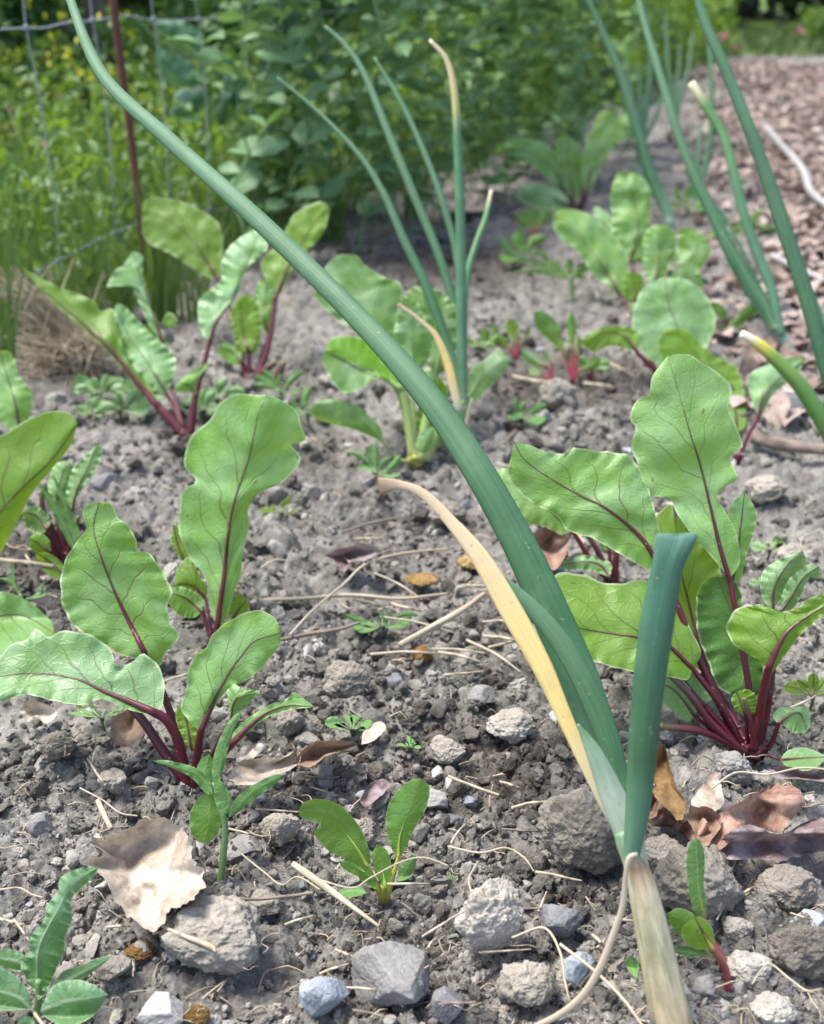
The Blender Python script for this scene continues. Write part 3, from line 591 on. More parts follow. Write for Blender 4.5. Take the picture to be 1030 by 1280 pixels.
b.blade([(975, 950), (1000, 948), (1035, 946)], [(985, 938), (1008, 935)], [(990, 962), (1015, 962)], 'beet_blue', k=-.9, off=-.012, ruf=.02, stalk=[(952, 940)], sw=(6, 4))
b.blade([(932, 895), (926, 878), (920, 864)], [(920, 888), (914, 875)], [(945, 890), (946, 872), (935, 862)], 'beet_red', k=-.1, off=-.01, ruf=.04, stalk=[(936, 938)], sw=(7, 4))
for p_, w_ in (([(945, 938), (938, 900), (930, 872)], (9, 5)), ([(934, 940), (880, 915), (830, 908), (826, 904)], (11, 7)), ([(940, 938), (946, 905), (952, 880), (958, 840)], (9, 6)), ([(930, 940), (890, 905), (862, 868), (832, 838)], (11, 8))):
    b.tube('stalk', p_, w_, 'stalk', k=-.3, off=-.006, nseg=24)
b.crown(48, 22)
b = Plant('beet_plant', (765, 726), 'low beet with short red stalks between the long onion leaf and the cut stub', 'beet plant', 'beets growing in the bed')
b.blade([(715, 662), (690, 640), (660, 618), (635, 603), (613, 598)], [(712, 640), (690, 612), (660, 592), (640, 585), (622, 588)], [(702, 668), (680, 658), (650, 652), (630, 632)], 'beet_pale', k=.1, eL=.3, eR=.1, ruf=.015, stalk=[(762, 726), (740, 702)], sw=(9, 6), off=-.01)
b.blade([(762, 722), (750, 706), (730, 702), (705, 706), (680, 712)], [(764, 705), (748, 697), (728, 694), (700, 702)], [(748, 716), (725, 712), (700, 712)], 'beet_blue', k=.2, eL=.3, off=-.012, ruf=.02, stalk=[], sw=(4, 3))
b.blade([(762, 690), (757, 676), (752, 664)], [(753, 686), (746, 672)], [(768, 684), (764, 668)], 'beet_red', k=-.1, ruf=.03, stalk=[(764, 728)], sw=(8, 5))
b.tube('stalk', [(768, 728), (770, 700), (771, 676)], (10, 7), 'stalk', nseg=20); b.tube('stalk', [(762, 728), (752, 700), (742, 680), (728, 660)], (9, 6), 'stalk', nseg=20); b.crown(22, 10)
# front left beet
b = Plant('beet_plant', (238, 984), 'front left beet with stout magenta stalks', 'beet plant', 'beets growing in the bed')
b.blade([(182, 818), (160, 775), (142, 737), (125, 692), (117, 660), (124, 628)],
        [(172, 822), (150, 818), (125, 802), (98, 788), (82, 767), (76, 745), (76, 720), (83, 697), (96, 677), (108, 660), (103, 640), (112, 630)],
        [(200, 832), (208, 814), (224, 798), (215, 780), (209, 762), (215, 740), (207, 720), (196, 702), (184, 690), (173, 689), (169, 672), (161, 657), (148, 648), (142, 634), (134, 628)],
        'beet', k=-.02, off=.006, eL=.12, eR=.2, ruf=.013, nruf=6, stalk=[(238, 984), (222, 918), (205, 870), (190, 836)], sw=(13, 9), fr=.85)
b.blade([(196, 892), (162, 877), (130, 864), (100, 850), (60, 843), (20, 843), (-18, 850)],
        [(204, 878), (203, 842), (181, 817), (163, 829), (144, 831), (141, 817), (125, 800), (105, 791), (75, 789), (60, 797), (45, 785), (35, 799), (15, 805), (0, 822), (-12, 838)],
        [(185, 892), (160, 887), (128, 874), (100, 881), (67, 876), (30, 868), (0, 877), (-14, 866)],
        'beet_blue', k=.12, off=-.02, eL=.25, eR=-.5, ruf=.010, nruf=7, stalk=[(236, 984), (222, 925), (208, 900)], sw=(17, 13), fr=.6)
b.blade([(251, 915), (264, 884), (283, 846), (299, 824), (318, 802), (350, 792)],
        [(240, 905), (226, 885), (233, 862), (234, 843), (243, 821), (258, 808), (267, 791), (288, 775), (316, 763), (336, 767), (347, 778)],
        [(258, 905), (272, 878), (289, 858), (310, 849), (327, 835), (337, 823), (350, 806)],
        'beet', k=-.15, off=-.022, eL=.25, eR=.1, ruf=.012, nruf=6, stalk=[(243, 984), (246, 950)], sw=(15, 10), fr=.6)
b.blade([(240, 940), (234, 905), (228, 880)], [(230, 925), (220, 900), (222, 884)], [(247, 930), (246, 900), (238, 884)], 'beet_red', k=-.1, off=-.012, ruf=.04, nruf=6, stalk=[], sw=(4, 3))
b.blade([(290, 930), (315, 905), (335, 890), (360, 882), (394, 884)], [(292, 916), (310, 898), (337, 881), (358, 875), (367, 866), (380, 873)], [(302, 922), (326, 902), (345, 892), (372, 886)], 'beet', k=-.1, off=-.035, eL=.35, eR=.1, ruf=.010, stalk=[(246, 982), (262, 958)], sw=(13, 11), fr=.75)
b.blade([(288, 902), (292, 880), (305, 862)], [(285, 880), (284, 862), (292, 855)], [(303, 888), (316, 874), (325, 864)], 'beet_blue', k=-.1, off=.0, ruf=.03, stalk=[(262, 950), (276, 920)], sw=(5, 4))
b.tube('stalk', [(238, 985), (205, 940), (178, 900), (152, 874), (128, 858)], (15, 8), 'stalk', k=-.05, off=.004, nseg=24)
b.crown(34, 22)
b = Plant('beet_plant', (272, 822), 'beet with one tall spoon shaped upright leaf', 'beet plant', 'beets growing in the bed')
b.blade([(271, 785), (280, 720), (287, 655), (297, 612), (312, 570), (321, 525), (334, 493)],
        [(262, 757), (257, 722), (236, 695), (224, 665), (225, 626), (232, 610), (245, 601), (231, 583), (231, 563), (242, 542), (264, 522), (275, 504), (295, 493), (320, 494)],
        [(282, 775), (291, 745), (300, 720), (305, 685), (312, 655), (310, 636), (325, 615), (350, 605), (370, 586), (375, 569), (364, 556), (381, 551), (378, 535), (371, 514), (351, 500)],
        'beet', k=-.08, eL=.1, eR=.3, ruf=.008, nruf=5, stalk=[(272, 826)], sw=(9, 9), fr=.9)
b.blade([(258, 750), (245, 735), (230, 730), (217, 733)], [(258, 735), (248, 715), (236, 697), (222, 710)], [(245, 745), (228, 740)], 'beet_red', k=-.1, off=.02, ruf=.02, stalk=[(270, 822)], sw=(5, 3))
b.blade([(252, 765), (235, 750), (222, 744), (208, 740)], [(254, 750), (240, 738), (222, 733)], [(242, 772), (225, 770), (212, 755)], 'beet', k=-.1, off=.005, ruf=.03, stalk=[(270, 822)], sw=(5, 3))
b.blade([(232, 705), (222, 680), (217, 655)], [(222, 695), (214, 675)], [(240, 700), (236, 670)], 'beet_red', k=-.1, off=.03, ruf=.02, stalk=[(265, 800), (250, 750)], sw=(4, 3))
b.blade([(290, 775), (300, 760), (309, 750)], [(284, 765), (288, 750), (300, 742)], [(302, 770), (312, 760)], 'beet_red', k=-.1, off=.012, ruf=.03, stalk=[(278, 822)], sw=(5, 3))
b.tube('stalk', [(280, 822), (320, 772), (305, 752), (293, 737)], (8, 6), 'stalk', k=.1, off=.02, nseg=20); b.crown(24, 12)
# left edge beet
b = Plant('beet_plant', (80, 702), 'beet at the left edge with thin upright leaves and grass blades growing through it', 'beet plant', 'beets growing in the bed')
b.blade([(90, 640), (97, 610), (110, 585), (123, 552)], [(83, 622), (85, 605), (92, 585), (107, 570)], [(99, 618), (116, 592), (127, 568)], 'beet_blue', k=-.1, ruf=.02, stalk=[(82, 702), (86, 670)], sw=(7, 5))
b.blade([(70, 645), (72, 615), (84, 575)], [(62, 630), (60, 605), (68, 582)], [(80, 632), (90, 600), (91, 580)], 'beet_blue', k=-.1, off=.01, ruf=.02, stalk=[(78, 702)], sw=(6, 4))
b.blade([(60, 662), (45, 645), (28, 640)], [(62, 648), (45, 632)], [(48, 668), (32, 658)], 'beet_blue', k=-.1, off=-.01, ruf=.02, stalk=[(78, 702)], sw=(9, 7))
b.blade([(62, 690), (48, 680), (36, 672)], [(62, 676), (48, 665)], [(52, 695), (38, 685)], 'beet_red', k=-.2, off=-.016, ruf=.02, stalk=[(78, 702)], sw=(8, 5))
b.blade([(80, 722), (66, 705), (44, 691)], [(78, 705), (62, 692)], [(66, 722), (50, 708)], 'beet_red', k=-.2, off=-.03, ruf=.01, stalk=[(82, 704)], sw=(4, 3))
for p_ in ([(76, 702), (60, 670), (40, 650), (22, 640)], [(80, 702), (66, 665), (54, 640), (52, 612)], [(82, 702), (92, 670), (98, 645)], [(84, 702), (76, 668), (72, 640)]): b.tube('stalk', p_, (11, 6), 'stalk', k=-.2, nseg=22)
b.crown(30, 14)
b = Plant('beet_plant', (-48, 760), 'beet mostly outside the left edge reaching in with one broad smooth folded leaf', 'beet plant', 'beets growing in the bed')
b.blade([(-58, 712), (-10, 650), (20, 618), (42, 597), (66, 573), (97, 530)], [(-78, 680), (-60, 600), (-30, 560), (0, 544), (15, 536), (50, 517), (75, 514), (91, 519)], [(-50, 724), (-20, 712), (0, 692), (22, 652), (40, 617), (70, 580), (88, 557)], 'beet_red', k=-.05, eL=.05, eR=.75, ruf=.006, nruf=4, stalk=[(-48, 760)], sw=(14, 9), fr=.5)
b.blade([(-45, 790), (-10, 772), (30, 770), (68, 792)], [(-35, 760), (0, 740), (35, 752), (62, 775)], [(-40, 812), (0, 822), (40, 815)], 'beet', k=-.2, off=-.04, ruf=.012, stalk=[(-48, 770)], sw=(10, 6))
b = Plant('beet_plant', (22, 585), 'beet with a wavy leaf rising beside the dry grass tuft at the left edge', 'beet plant', 'beets growing in the bed')
b.blade([(24, 535), (18, 500), (7, 465), (0, 438)], [(8, 535), (-12, 505), (-14, 460)], [(34, 528), (41, 505), (38, 487), (24, 470), (19, 452), (12, 440)], 'beet', k=-.05, ruf=.012, stalk=[(20, 585)], sw=(6, 5))
# mid left
b = Plant('beet_plant', (232, 546), 'beet in the left middle with a long slanting magenta stalk and a folded arching leaf', 'beet plant', 'beets growing in the bed')
b.blade([(199, 510), (173, 480), (141, 440), (106, 406), (66, 371), (24, 332)], [(186, 480), (160, 452), (151, 425), (149, 398), (140, 386), (125, 389), (120, 379), (98, 367), (77, 360), (48, 346)], [(200, 513), (172, 486), (139, 445), (104, 411), (64, 376)], 'beet_red', k=.1, eL=.5, eR=.2, ruf=.010, nruf=6, stalk=[(234, 548), (220, 532)], sw=(18, 11), fr=.85)
b.blade([(212, 499), (186, 456), (159, 417), (144, 380)], [(195, 490), (170, 470), (155, 445), (148, 425), (143, 400)], [(210, 487), (217, 474), (219, 446), (203, 430), (186, 415), (166, 393), (152, 380)], 'beet_blue', k=.1, off=.012, eL=.2, ruf=.018, nruf=7, stalk=[(230, 546), (222, 520)], sw=(7, 5))
b.blade([(202, 424), (190, 390), (178, 355), (166, 314)], [(186, 405), (172, 375), (162, 355), (140, 358), (134, 358), (142, 340), (155, 330)], [(203, 420), (196, 400), (184, 372), (179, 342), (178, 320)], 'beet_blue', k=.05, off=.04, eL=.3, ruf=.015, stalk=[(232, 546), (214, 480)], sw=(7, 5))
b.blade([(262, 428), (272, 400), (293, 371), (307, 335), (320, 300), (328, 290)], [(253, 418), (247, 390), (252, 370), (275, 352), (278, 325), (290, 305), (316, 288)], [(266, 415), (280, 388), (298, 366), (302, 350), (314, 330), (334, 312)], 'beet_blue', k=.0, off=.012, eL=.2, eR=-.2, ruf=.018, nruf=8, stalk=[(237, 546), (242, 505), (255, 455)], sw=(11, 7), fr=.6)
b.blade([(246, 494), (235, 482), (222, 478)], [(232, 490), (218, 490)], [(245, 480), (256, 462), (262, 452), (240, 464)], 'beet', k=-.1, off=-.01, ruf=.02, stalk=[(240, 546)], sw=(7, 4))
b.crown(26, 12)
b = Plant('beet_plant', (312, 474), 'beet with a big rounded back leaf near the steel stake', 'beet plant', 'beets growing in the bed')
b.blade([(272, 350), (262, 333), (240, 300), (210, 275), (178, 262)], [(256, 345), (240, 335), (215, 318), (188, 305), (178, 290)], [(277, 335), (278, 300), (272, 278), (253, 264), (227, 252), (200, 247), (182, 250)], 'beet_red', k=.1, off=.05, eL=.1, eR=.1, ruf=.006, stalk=[(308, 474), (292, 410)], sw=(8, 6))
b.blade([(311, 440), (306, 425), (302, 405), (298, 372)], [(300, 440), (292, 420), (288, 390)], [(320, 440), (327, 410), (322, 380), (310, 368)], 'beet_red', k=-.05, ruf=.015, stalk=[(312, 474)], sw=(8, 6))
b.blade([(344, 375), (357, 340), (372, 313), (391, 281), (410, 257)], [(334, 352), (326, 330), (340, 312), (353, 300), (357, 288), (366, 270), (380, 260), (398, 252)], [(352, 365), (363, 340), (377, 320), (394, 304), (407, 284), (411, 266)], 'beet_red', k=.05, off=.01, eL=.2, eR=.2, ruf=.010, stalk=[(318, 474), (330, 450), (338, 420)], sw=(9, 7))
b.blade([(336, 420), (330, 395), (334, 350)], [(322, 400), (318, 370), (325, 350)], [(342, 400), (346, 365)], 'beet', k=-.05, off=.02, ruf=.02, stalk=[(316, 474)], sw=(6, 4))
b.blade([(303, 455), (290, 440), (272, 432)], [(300, 440), (285, 428)], [(290, 455), (275, 445)], 'beet', k=-.1, ruf=.02, stalk=[(311, 474)], sw=(6, 4))
b.blade([(222, 406), (212, 396), (204, 399)], [(220, 396), (210, 390)], [(214, 410), (205, 406)], 'beet', k=-.1, off=.03, ruf=.02, stalk=None); b.crown(24, 12)
for p_ in ([(322, 474), (332, 462), (345, 452)], [(318, 474), (345, 470), (355, 452)]): b.tube('stalk', p_, (13, 8), 'stalk', k=-.2, nseg=14)
# centre pale green plant
b = Plant('leafy_green_plant', (520, 576), 'pale green plant with cupped leaves and thick greenish stalk behind the long onion leaf', 'leafy plant')
b.blade([(480, 442), (470, 408), (456, 372), (440, 345), (428, 317)], [(462, 425), (436, 410), (408, 388), (393, 370), (402, 355), (405, 338), (412, 326)], [(490, 430), (500, 408), (503, 375), (500, 353), (484, 348), (460, 335), (446, 320)], 'chard', k=.05, eL=.55, eR=.3, ruf=.014, nruf=4, stalk=[(518, 570), (505, 500)], sw=(10, 7), smat='stalk_green')
b.blade([(502, 486), (482, 474), (455, 462), (432, 448), (406, 437)], [(496, 462), (476, 446), (458, 426), (440, 420), (416, 423)], [(492, 484), (470, 470), (445, 462), (420, 448)], 'chard_in', k=-.1, off=.0, eL=.9, eR=.2, ruf=.012, stalk=None)
b.blade([(502, 486), (482, 474), (455, 464), (432, 450), (406, 437)], [(490, 478), (470, 464), (445, 455), (420, 442)], [(496, 486), (480, 468), (462, 478), (448, 487), (428, 491), (412, 472), (403, 450)], 'chard', k=-.1, off=-.006, eL=.1, eR=-.9, ruf=.010, stalk=[(516, 572), (510, 520)], sw=(14, 10), smat='stalk_green')
b.blade([(515, 470), (514, 430), (512, 400), (503, 372)], [(500, 455), (492, 425), (496, 395)], [(532, 455), (540, 430), (530, 400), (520, 376)], 'chard', k=-.1, off=-.005, eL=.5, eR=.6, ruf=.02, stalk=[(518, 572)], sw=(9, 6), smat='stalk_green')
b.blade([(545, 470), (550, 430), (548, 400), (540, 360)], [(525, 440), (512, 400), (505, 372), (519, 358)], [(562, 455), (575, 415), (571, 388), (556, 368)], 'chard', k=.1, off=.03, eL=.1, eR=.2, ruf=.02, nruf=7, stalk=[(524, 572)], sw=(9, 6), smat='stalk_green')
b.blade([(578, 508), (592, 486), (610, 465), (637, 450)], [(582, 480), (590, 460), (605, 450), (624, 437)], [(590, 504), (612, 484), (632, 463)], 'chard', k=.1, off=.03, ruf=.008, stalk=[(526, 574), (550, 540)], sw=(7, 4), smat='stalk_green')
b.blade([(478, 552), (460, 530), (430, 515), (387, 513)], [(476, 535), (460, 518), (440, 504), (412, 501), (395, 502)], [(462, 545), (440, 536), (415, 530), (394, 522)], 'chard', k=-.4, off=-.01, ruf=.006, stalk=[(516, 578), (495, 572)], sw=(5, 3), smat='stalk_green')
b.blade([(530, 560), (540, 520), (548, 470)], [(520, 530), (530, 490)], [(552, 525), (560, 490)], 'chard_in', k=-.1, off=.01, eL=.4, eR=.4, ruf=.02, stalk=[(524, 576)], sw=(8, 5), smat='stalk_green')
b.blade([(545, 560), (566, 530), (580, 500)], [(545, 535), (562, 508)], [(568, 548), (584, 520)], 'chard', k=-.1, off=.015, ruf=.02, stalk=[(526, 576)], sw=(6, 4), smat='stalk_green')
b.blade([(500, 500), (505, 460), (520, 420), (536, 395)], [(485, 470), (495, 425), (515, 395)], [(522, 470), (540, 430), (545, 405)], 'chard', k=.0, off=.012, eL=.5, eR=.4, ruf=.02, stalk=[(520, 576)], sw=(8, 5), smat='stalk_green')
b.blade([(526, 570), (530, 555), (545, 532)], [(520, 555), (528, 540)], [(535, 562), (542, 548)], 'chard', k=-.1, off=-.01, stalk=None)
for p_ in ([(520, 576), (512, 540), (506, 500)], [(526, 576), (530, 540), (538, 500), (536, 460)], [(530, 574), (548, 535), (555, 500)]): b.tube('stalk', p_, (15, 9), 'stalk_green', k=-.1, nseg=22)
b.crown(24, 10, 'stalk_yellow')
# right middle beets
b = Plant('beet_plant', (806, 388), 'beet in the right middle distance with a tall upright leaf and a leaf leaning left', 'beet plant', 'beets growing in the bed')
b.blade([(790, 392), (778, 372), (756, 337), (731, 303), (705, 275), (692, 268)], [(765, 362), (740, 342), (722, 314), (700, 298), (691, 280)], [(792, 372), (782, 318), (757, 285), (732, 266), (705, 261)], 'beet', k=.1, ruf=.006, stalk=[(806, 390)], sw=(8, 6), fr=.7)
b.blade([(786, 330), (797, 290), (795, 260), (786, 232), (778, 212)], [(778, 320), (763, 302), (766, 275), (763, 246), (770, 220)], [(800, 316), (814, 292), (812, 275), (813, 240), (800, 220)], 'beet', k=.0, off=.03, ruf=.010, stalk=[(806, 388), (795, 350)], sw=(7, 5))
b.blade([(818, 354), (824, 325), (824, 300), (826, 281)], [(806, 345), (804, 315), (805, 295), (814, 283)], [(832, 345), (838, 320), (845, 300), (838, 284)], 'beet', k=.0, off=-.01, ruf=.012, stalk=[(808, 388)], sw=(6, 4))
b.blade([(850, 350), (862, 325), (872, 305), (850, 284)], [(848, 330), (846, 305), (848, 290)], [(872, 340), (888, 315), (880, 295), (868, 287)], 'beet', k=.1, off=.03, ruf=.01, stalk=[(810, 388)], sw=(6, 4))
b.blade([(838, 370), (850, 350), (876, 342)], [(836, 350), (850, 330), (868, 330)], [(855, 372), (878, 360)], 'beet', k=.0, off=.01, ruf=.01, stalk=[(810, 388)], sw=(6, 4))
b.blade([(780, 300), (762, 285), (742, 272)], [(768, 275), (745, 258)], [(766, 310), (748, 296)], 'beet_blue', k=.1, off=.05, ruf=.01, stalk=[(800, 380), (795, 340)], sw=(5, 4))
b.blade([(796, 375), (792, 355), (790, 340)], [(780, 370), (780, 345)], [(803, 370), (803, 345)], 'beet_red', k=-.1, off=-.005, ruf=.02, stalk=[(804, 390)], sw=(6, 4)); b.crown(20, 8)
b = Plant('beet_plant', (838, 482), 'beet hidden behind the tallest leaf with one round bluish leaf facing the viewer', 'beet plant', 'beets growing in the bed')
b.blade([(852, 450), (850, 420), (836, 380), (832, 347)], [(822, 455), (800, 436), (790, 405), (796, 375), (810, 354)], [(872, 448), (890, 420), (894, 395), (880, 366), (858, 350)], 'beet_blue', k=.05, off=.01, eL=.1, eR=.1, ruf=.006, stalk=[(842, 486)], sw=(8, 5))
b.blade([(922, 540), (915, 500), (880, 455), (845, 412)], [(895, 500), (870, 480), (830, 450), (822, 430), (832, 413)], [(932, 530), (930, 490), (920, 458), (895, 446), (870, 424), (855, 411)], 'beet_red', k=-.1, off=-.02, eL=.1, eR=.3, ruf=.010, nruf=6, stalk=[(842, 486)], sw=(8, 5))
b.blade([(796, 440), (780, 420), (757, 415), (725, 428)], [(800, 418), (780, 408), (758, 408), (738, 415)], [(785, 436), (762, 432), (742, 440)], 'beet_red', k=.0, off=.0, ruf=.012, stalk=[(822, 466)], sw=(8, 6)); b.crown(22, 8)
b = Plant('beet_plant', (924, 574), 'small beet right of the tallest leaf with one grey green spoon leaf', 'beet plant', 'beets growing in the bed')
b.blade([(948, 522), (955, 495), (975, 472), (1007, 448)], [(940, 500), (934, 475), (945, 462), (967, 454), (990, 446)], [(955, 515), (968, 490), (995, 470)], 'beet_blue', k=.0, ruf=.008, eR=.4, stalk=[(924, 574), (935, 545)], sw=(7, 6)); b.crown(14, 6)
b = Plant('beet_plant', (720, 262), 'farthest leafy beet, standing near the pea plants', 'beet plant', 'beets growing in the bed')
b.blade([(706, 240), (692, 212), (660, 190), (626, 182)], [(692, 230), (668, 210), (640, 194)], [(703, 212), (694, 190), (675, 177), (648, 172)], 'beet', k=.1, ruf=.006, stalk=[(718, 262)], sw=(6, 5), nu=36, nv=14)
b.blade([(716, 252), (712, 215), (706, 166)], [(704, 240), (696, 200), (694, 176)], [(724, 245), (729, 205), (724, 182)], 'beet', k=.0, ruf=.008, stalk=[(720, 262)], sw=(6, 5), nu=36, nv=14)
b.blade([(733, 246), (740, 210), (765, 170), (792, 152)], [(728, 225), (728, 200), (738, 165), (765, 147), (785, 143)], [(740, 235), (752, 206), (772, 180), (792, 168)], 'beet', k=.05, off=-.02, eL=.1, ruf=.008, stalk=[(724, 262)], sw=(6, 5), nu=36, nv=14)
b.blade([(712, 258), (690, 246), (665, 240), (643, 244)], [(708, 246), (692, 234), (668, 229), (652, 233)], [(700, 264), (680, 262), (655, 254)], 'beet_blue', k=.0, off=-.04, ruf=.006, stalk=[(718, 264)], sw=(5, 4), nu=36, nv=14)
b.blade([(748, 168), (757, 150), (760, 138)], [(742, 158), (748, 142)], [(760, 160), (768, 142)], 'beet_red', k=.1, off=.05, stalk=[(724, 262), (736, 215)], sw=(5, 4), nu=24, nv=12)
# small beet seedlings in the middle
def seedling(base, leaves, label, mat='seedling', smat='stalk_seed', sw=(5, 3), name='beet_seedling', cat='seedling', group=None, k=-.1, cr=None):
    q = Plant(name, base, label, cat, group)
    for lf in leaves:
        (x0, y0), (x1, y1), w = lf[:3]; bend = lf[3] if len(lf) > 3 else 0; off = lf[4] if len(lf) > 4 else 0; m_ = lf[5] if len(lf) > 5 else mat
        dx, dy = x1-x0, y1-y0; L = math.hypot(dx, dy); nx, ny = -dy/L, dx/L
        mid = [(x0+dx*t+nx*bend*4*t*(1-t), y0+dy*t+ny*bend*4*t*(1-t)) for t in (0, .3, .6, .85, 1)]
        prof = [(.12, .22), (.3, .5), (.5, .88), (.68, 1), (.85, .8), (.95, .45)]
        def sd(sg): return [(x0+dx*t+nx*(bend*4*t*(1-t)+sg*h*w/2), y0+dy*t+ny*(bend*4*t*(1-t)+sg*h*w/2)) for t, h in prof]
        q.blade(mid, sd(1), sd(-1), m_, k=k, off=off, eL=.35, eR=.35, ruf=.006, nruf=4, stalk=[base], sw=sw, smat=smat, fr=.7, nu=28, nv=12)
    if cr: q.crown(cr, cr*.5, smat)
    return q
SG = 'small beet seedlings'
seedling((645, 446), [((645, 432), (638, 398), 16), ((650, 430), (662, 406), 6, 2, 0, 'beet_crinkle'), ((638, 436), (622, 420), 9)], 'tiny beet seedling with yellow green leaf and red stems right of the pale plant', mat='beet_red', group=SG)
seedling((716, 476), [((708, 448), (669, 389), 24, 3), ((716, 440), (714, 390), 12), ((722, 446), (724, 420), 7), ((724, 462), (750, 448), 14, 3)], 'tallest red stemmed seedling by the round clod', group=SG, sw=(6, 4))
seedling((690, 474), [((684, 458), (652, 438), 16, -3), ((690, 455), (680, 440), 10), ((676, 470), (662, 460), 10)], 'low bluish beet seedling left of the tallest one by the round clod', group=SG, mat='beet_blue')
seedling((738, 470), [((740, 462), (722, 446), 13), ((742, 460), (762, 452), 14)], 'small pale seedling right of the tallest one by the round clod', group=SG, mat='beet_blue')
seedling((670, 305), [((668, 290), (655, 262), 14), ((672, 288), (684, 262), 14), ((670, 288), (669, 258), 11), ((664, 292), (646, 268), 10)], 'small leafy beet in the distance below the farthest beet', group=SG, sw=(5, 4))
# front seedlings
b = Plant('beet_seedling', (478, 1120), 'yellow hearted seedling at front centre with a bite eaten from its left leaf', 'seedling', SG)
b.blade([(460, 1084), (446, 1060), (424, 1032), (400, 1014), (373, 1014)], [(463, 1070), (457, 1050), (446, 1028), (424, 1006), (402, 999), (382, 1002)], [(448, 1082), (432, 1074), (412, 1064), (398, 1050), (392, 1040), (402, 1034), (396, 1028), (386, 1026), (376, 1021)], 'seedling', k=-.3, off=-.004, eL=.2, eR=.1, ruf=.006, stalk=[(478, 1120)], sw=(9, 6), smat='stalk_yellow')
b.blade([(498, 1072), (500, 1045), (512, 1010), (526, 973)], [(490, 1062), (483, 1035), (485, 1008), (500, 985), (514, 975)], [(506, 1064), (516, 1040), (532, 1012), (537, 985)], 'seedling', k=-.1, ruf=.006, stalk=[(484, 1120)], sw=(9, 5), smat='stalk_yellow')
b.blade([(464, 1096), (445, 1084), (423, 1077)], [(460, 1086), (440, 1076)], [(450, 1096), (432, 1088)], 'seedling', k=-.2, off=-.008, stalk=[(476, 1120)], sw=(8, 5), smat='stalk_yellow', nu=24, nv=10)
b.blade([(482, 1110), (478, 1085), (471, 1055)], [(470, 1095), (465, 1070)], [(490, 1095), (485, 1065)], 'seedling', k=-.2, off=-.006, stalk=[(480, 1120)], sw=(9, 7), smat='stalk_yellow', nu=24, nv=10)
b.blade([(498, 1102), (508, 1085), (520, 1068)], [(498, 1088), (510, 1072)], [(510, 1098), (520, 1082)], 'weed', k=-.2, stalk=None, nu=24, nv=10)
b.blade([(458, 1116), (440, 1113), (418, 1120)], [(450, 1108), (430, 1110)], [(448, 1120), (430, 1122)], 'weed', k=-.5, off=-.006, stalk=None, nu=24, nv=10)
b.blade([(474, 1112), (462, 1098), (448, 1092)], [(470, 1100), (458, 1090)], [(466, 1110), (450, 1100)], 'seedling', k=-.2, off=-.01, stalk=None, nu=20, nv=10); b.crown(22, 12, 'stalk_yellow')
b = Plant('beet_seedling', (911, 1252), 'red stalked beet seedling at lower right with one tall narrow leaf', 'seedling', SG)
b.blade([(882, 1152), (875, 1120), (872, 1090), (870, 1047)], [(868, 1140), (860, 1105), (858, 1075), (862, 1055)], [(884, 1140), (880, 1110), (881, 1070), (876, 1053)], 'weed', k=-.1, off=.01, ruf=.004, stalk=[(911, 1254), (905, 1205), (893, 1180)], sw=(10, 5), smat='stalk_seed', fr=.4)
b.blade([(880, 1180), (866, 1160), (850, 1148), (834, 1142)], [(876, 1160), (866, 1142), (848, 1135)], [(864, 1176), (848, 1168), (838, 1155)], 'seedling', k=-.1, off=.004, stalk=[(900, 1196)], sw=(6, 5), smat='stalk_seed', nu=24)
b.blade([(892, 1188), (880, 1168), (868, 1146)], [(870, 1186), (855, 1176), (853, 1160)], [(893, 1178), (890, 1160), (878, 1147)], 'beet_red', k=-.1, off=-.012, eL=.4, eR=.4, stalk=[(911, 1254), (908, 1215), (900, 1200)], sw=(11, 9), smat='stalk_seed', nu=24)
b.blade([(896, 1196), (868, 1192), (836, 1188)], [(870, 1186), (850, 1182)], [(865, 1196), (848, 1192)], 'weed', k=-.2, off=-.006, stalk=[(905, 1206)], sw=(7, 4), smat='stalk_seed', nu=24, nv=10)
seedling((794, 1240), [((796, 1225), (788, 1196), 16)], 'tiny green leaf peeping out just right of the onion sheath foot', mat='weed', smat='greenstem', name='seedling', sw=(3, 3))
# weed with narrow leaves
b = Plant('weed', (274, 1112), 'slender weed with strap leaves and one hanging oval leaf by the front left beet', 'weed')
b.tube('stem', [(274, 1114), (279, 1070), (281, 1030), (272, 1000), (268, 978)], (8, 9, 8, 9, 7), 'greenstem', k=-.2, nseg=30)
b.blade([(270, 990), (276, 950), (288, 915), (302, 891)], [(265, 965), (270, 935), (284, 905), (296, 892)], [(280, 960), (284, 940), (292, 915)], 'weed', k=-.1, off=-.01, stalk=None, nu=36, nv=10)
b.blade([(266, 992), (250, 970), (228, 960), (191, 951)], [(262, 975), (245, 960), (222, 953), (205, 950)], [(258, 992), (240, 973), (220, 962)], 'weed', k=-.1, off=-.008, stalk=None, nu=36, nv=10)
b.blade([(286, 1022), (300, 1004), (322, 985), (353, 969)], [(288, 1008), (303, 990), (328, 975), (345, 968)], [(297, 1016), (320, 998), (342, 982)], 'weed', k=-.1, off=-.004, stalk=None, nu=36, nv=10)
b.blade([(264, 990), (262, 1010), (260, 1030), (254, 1054)], [(250, 996), (238, 1015), (238, 1038), (246, 1051)], [(272, 1000), (277, 1020), (272, 1042), (262, 1052)], 'seedling', k=-.1, off=-.006, stalk=None, nu=30, nv=12)
b.blade([(278, 1020), (286, 1000), (280, 980), (272, 975)], [(272, 1010), (268, 990)], [(288, 1012), (288, 992)], 'weed', k=-.1, off=-.012, stalk=None, nu=24, nv=10)
b.blade([(262, 988), (252, 975), (258, 955), (262, 942)], [(250, 985), (245, 965), (252, 948)], [(268, 980), (270, 960)], 'weed', k=-.1, off=.01, stalk=None, nu=24, nv=10)
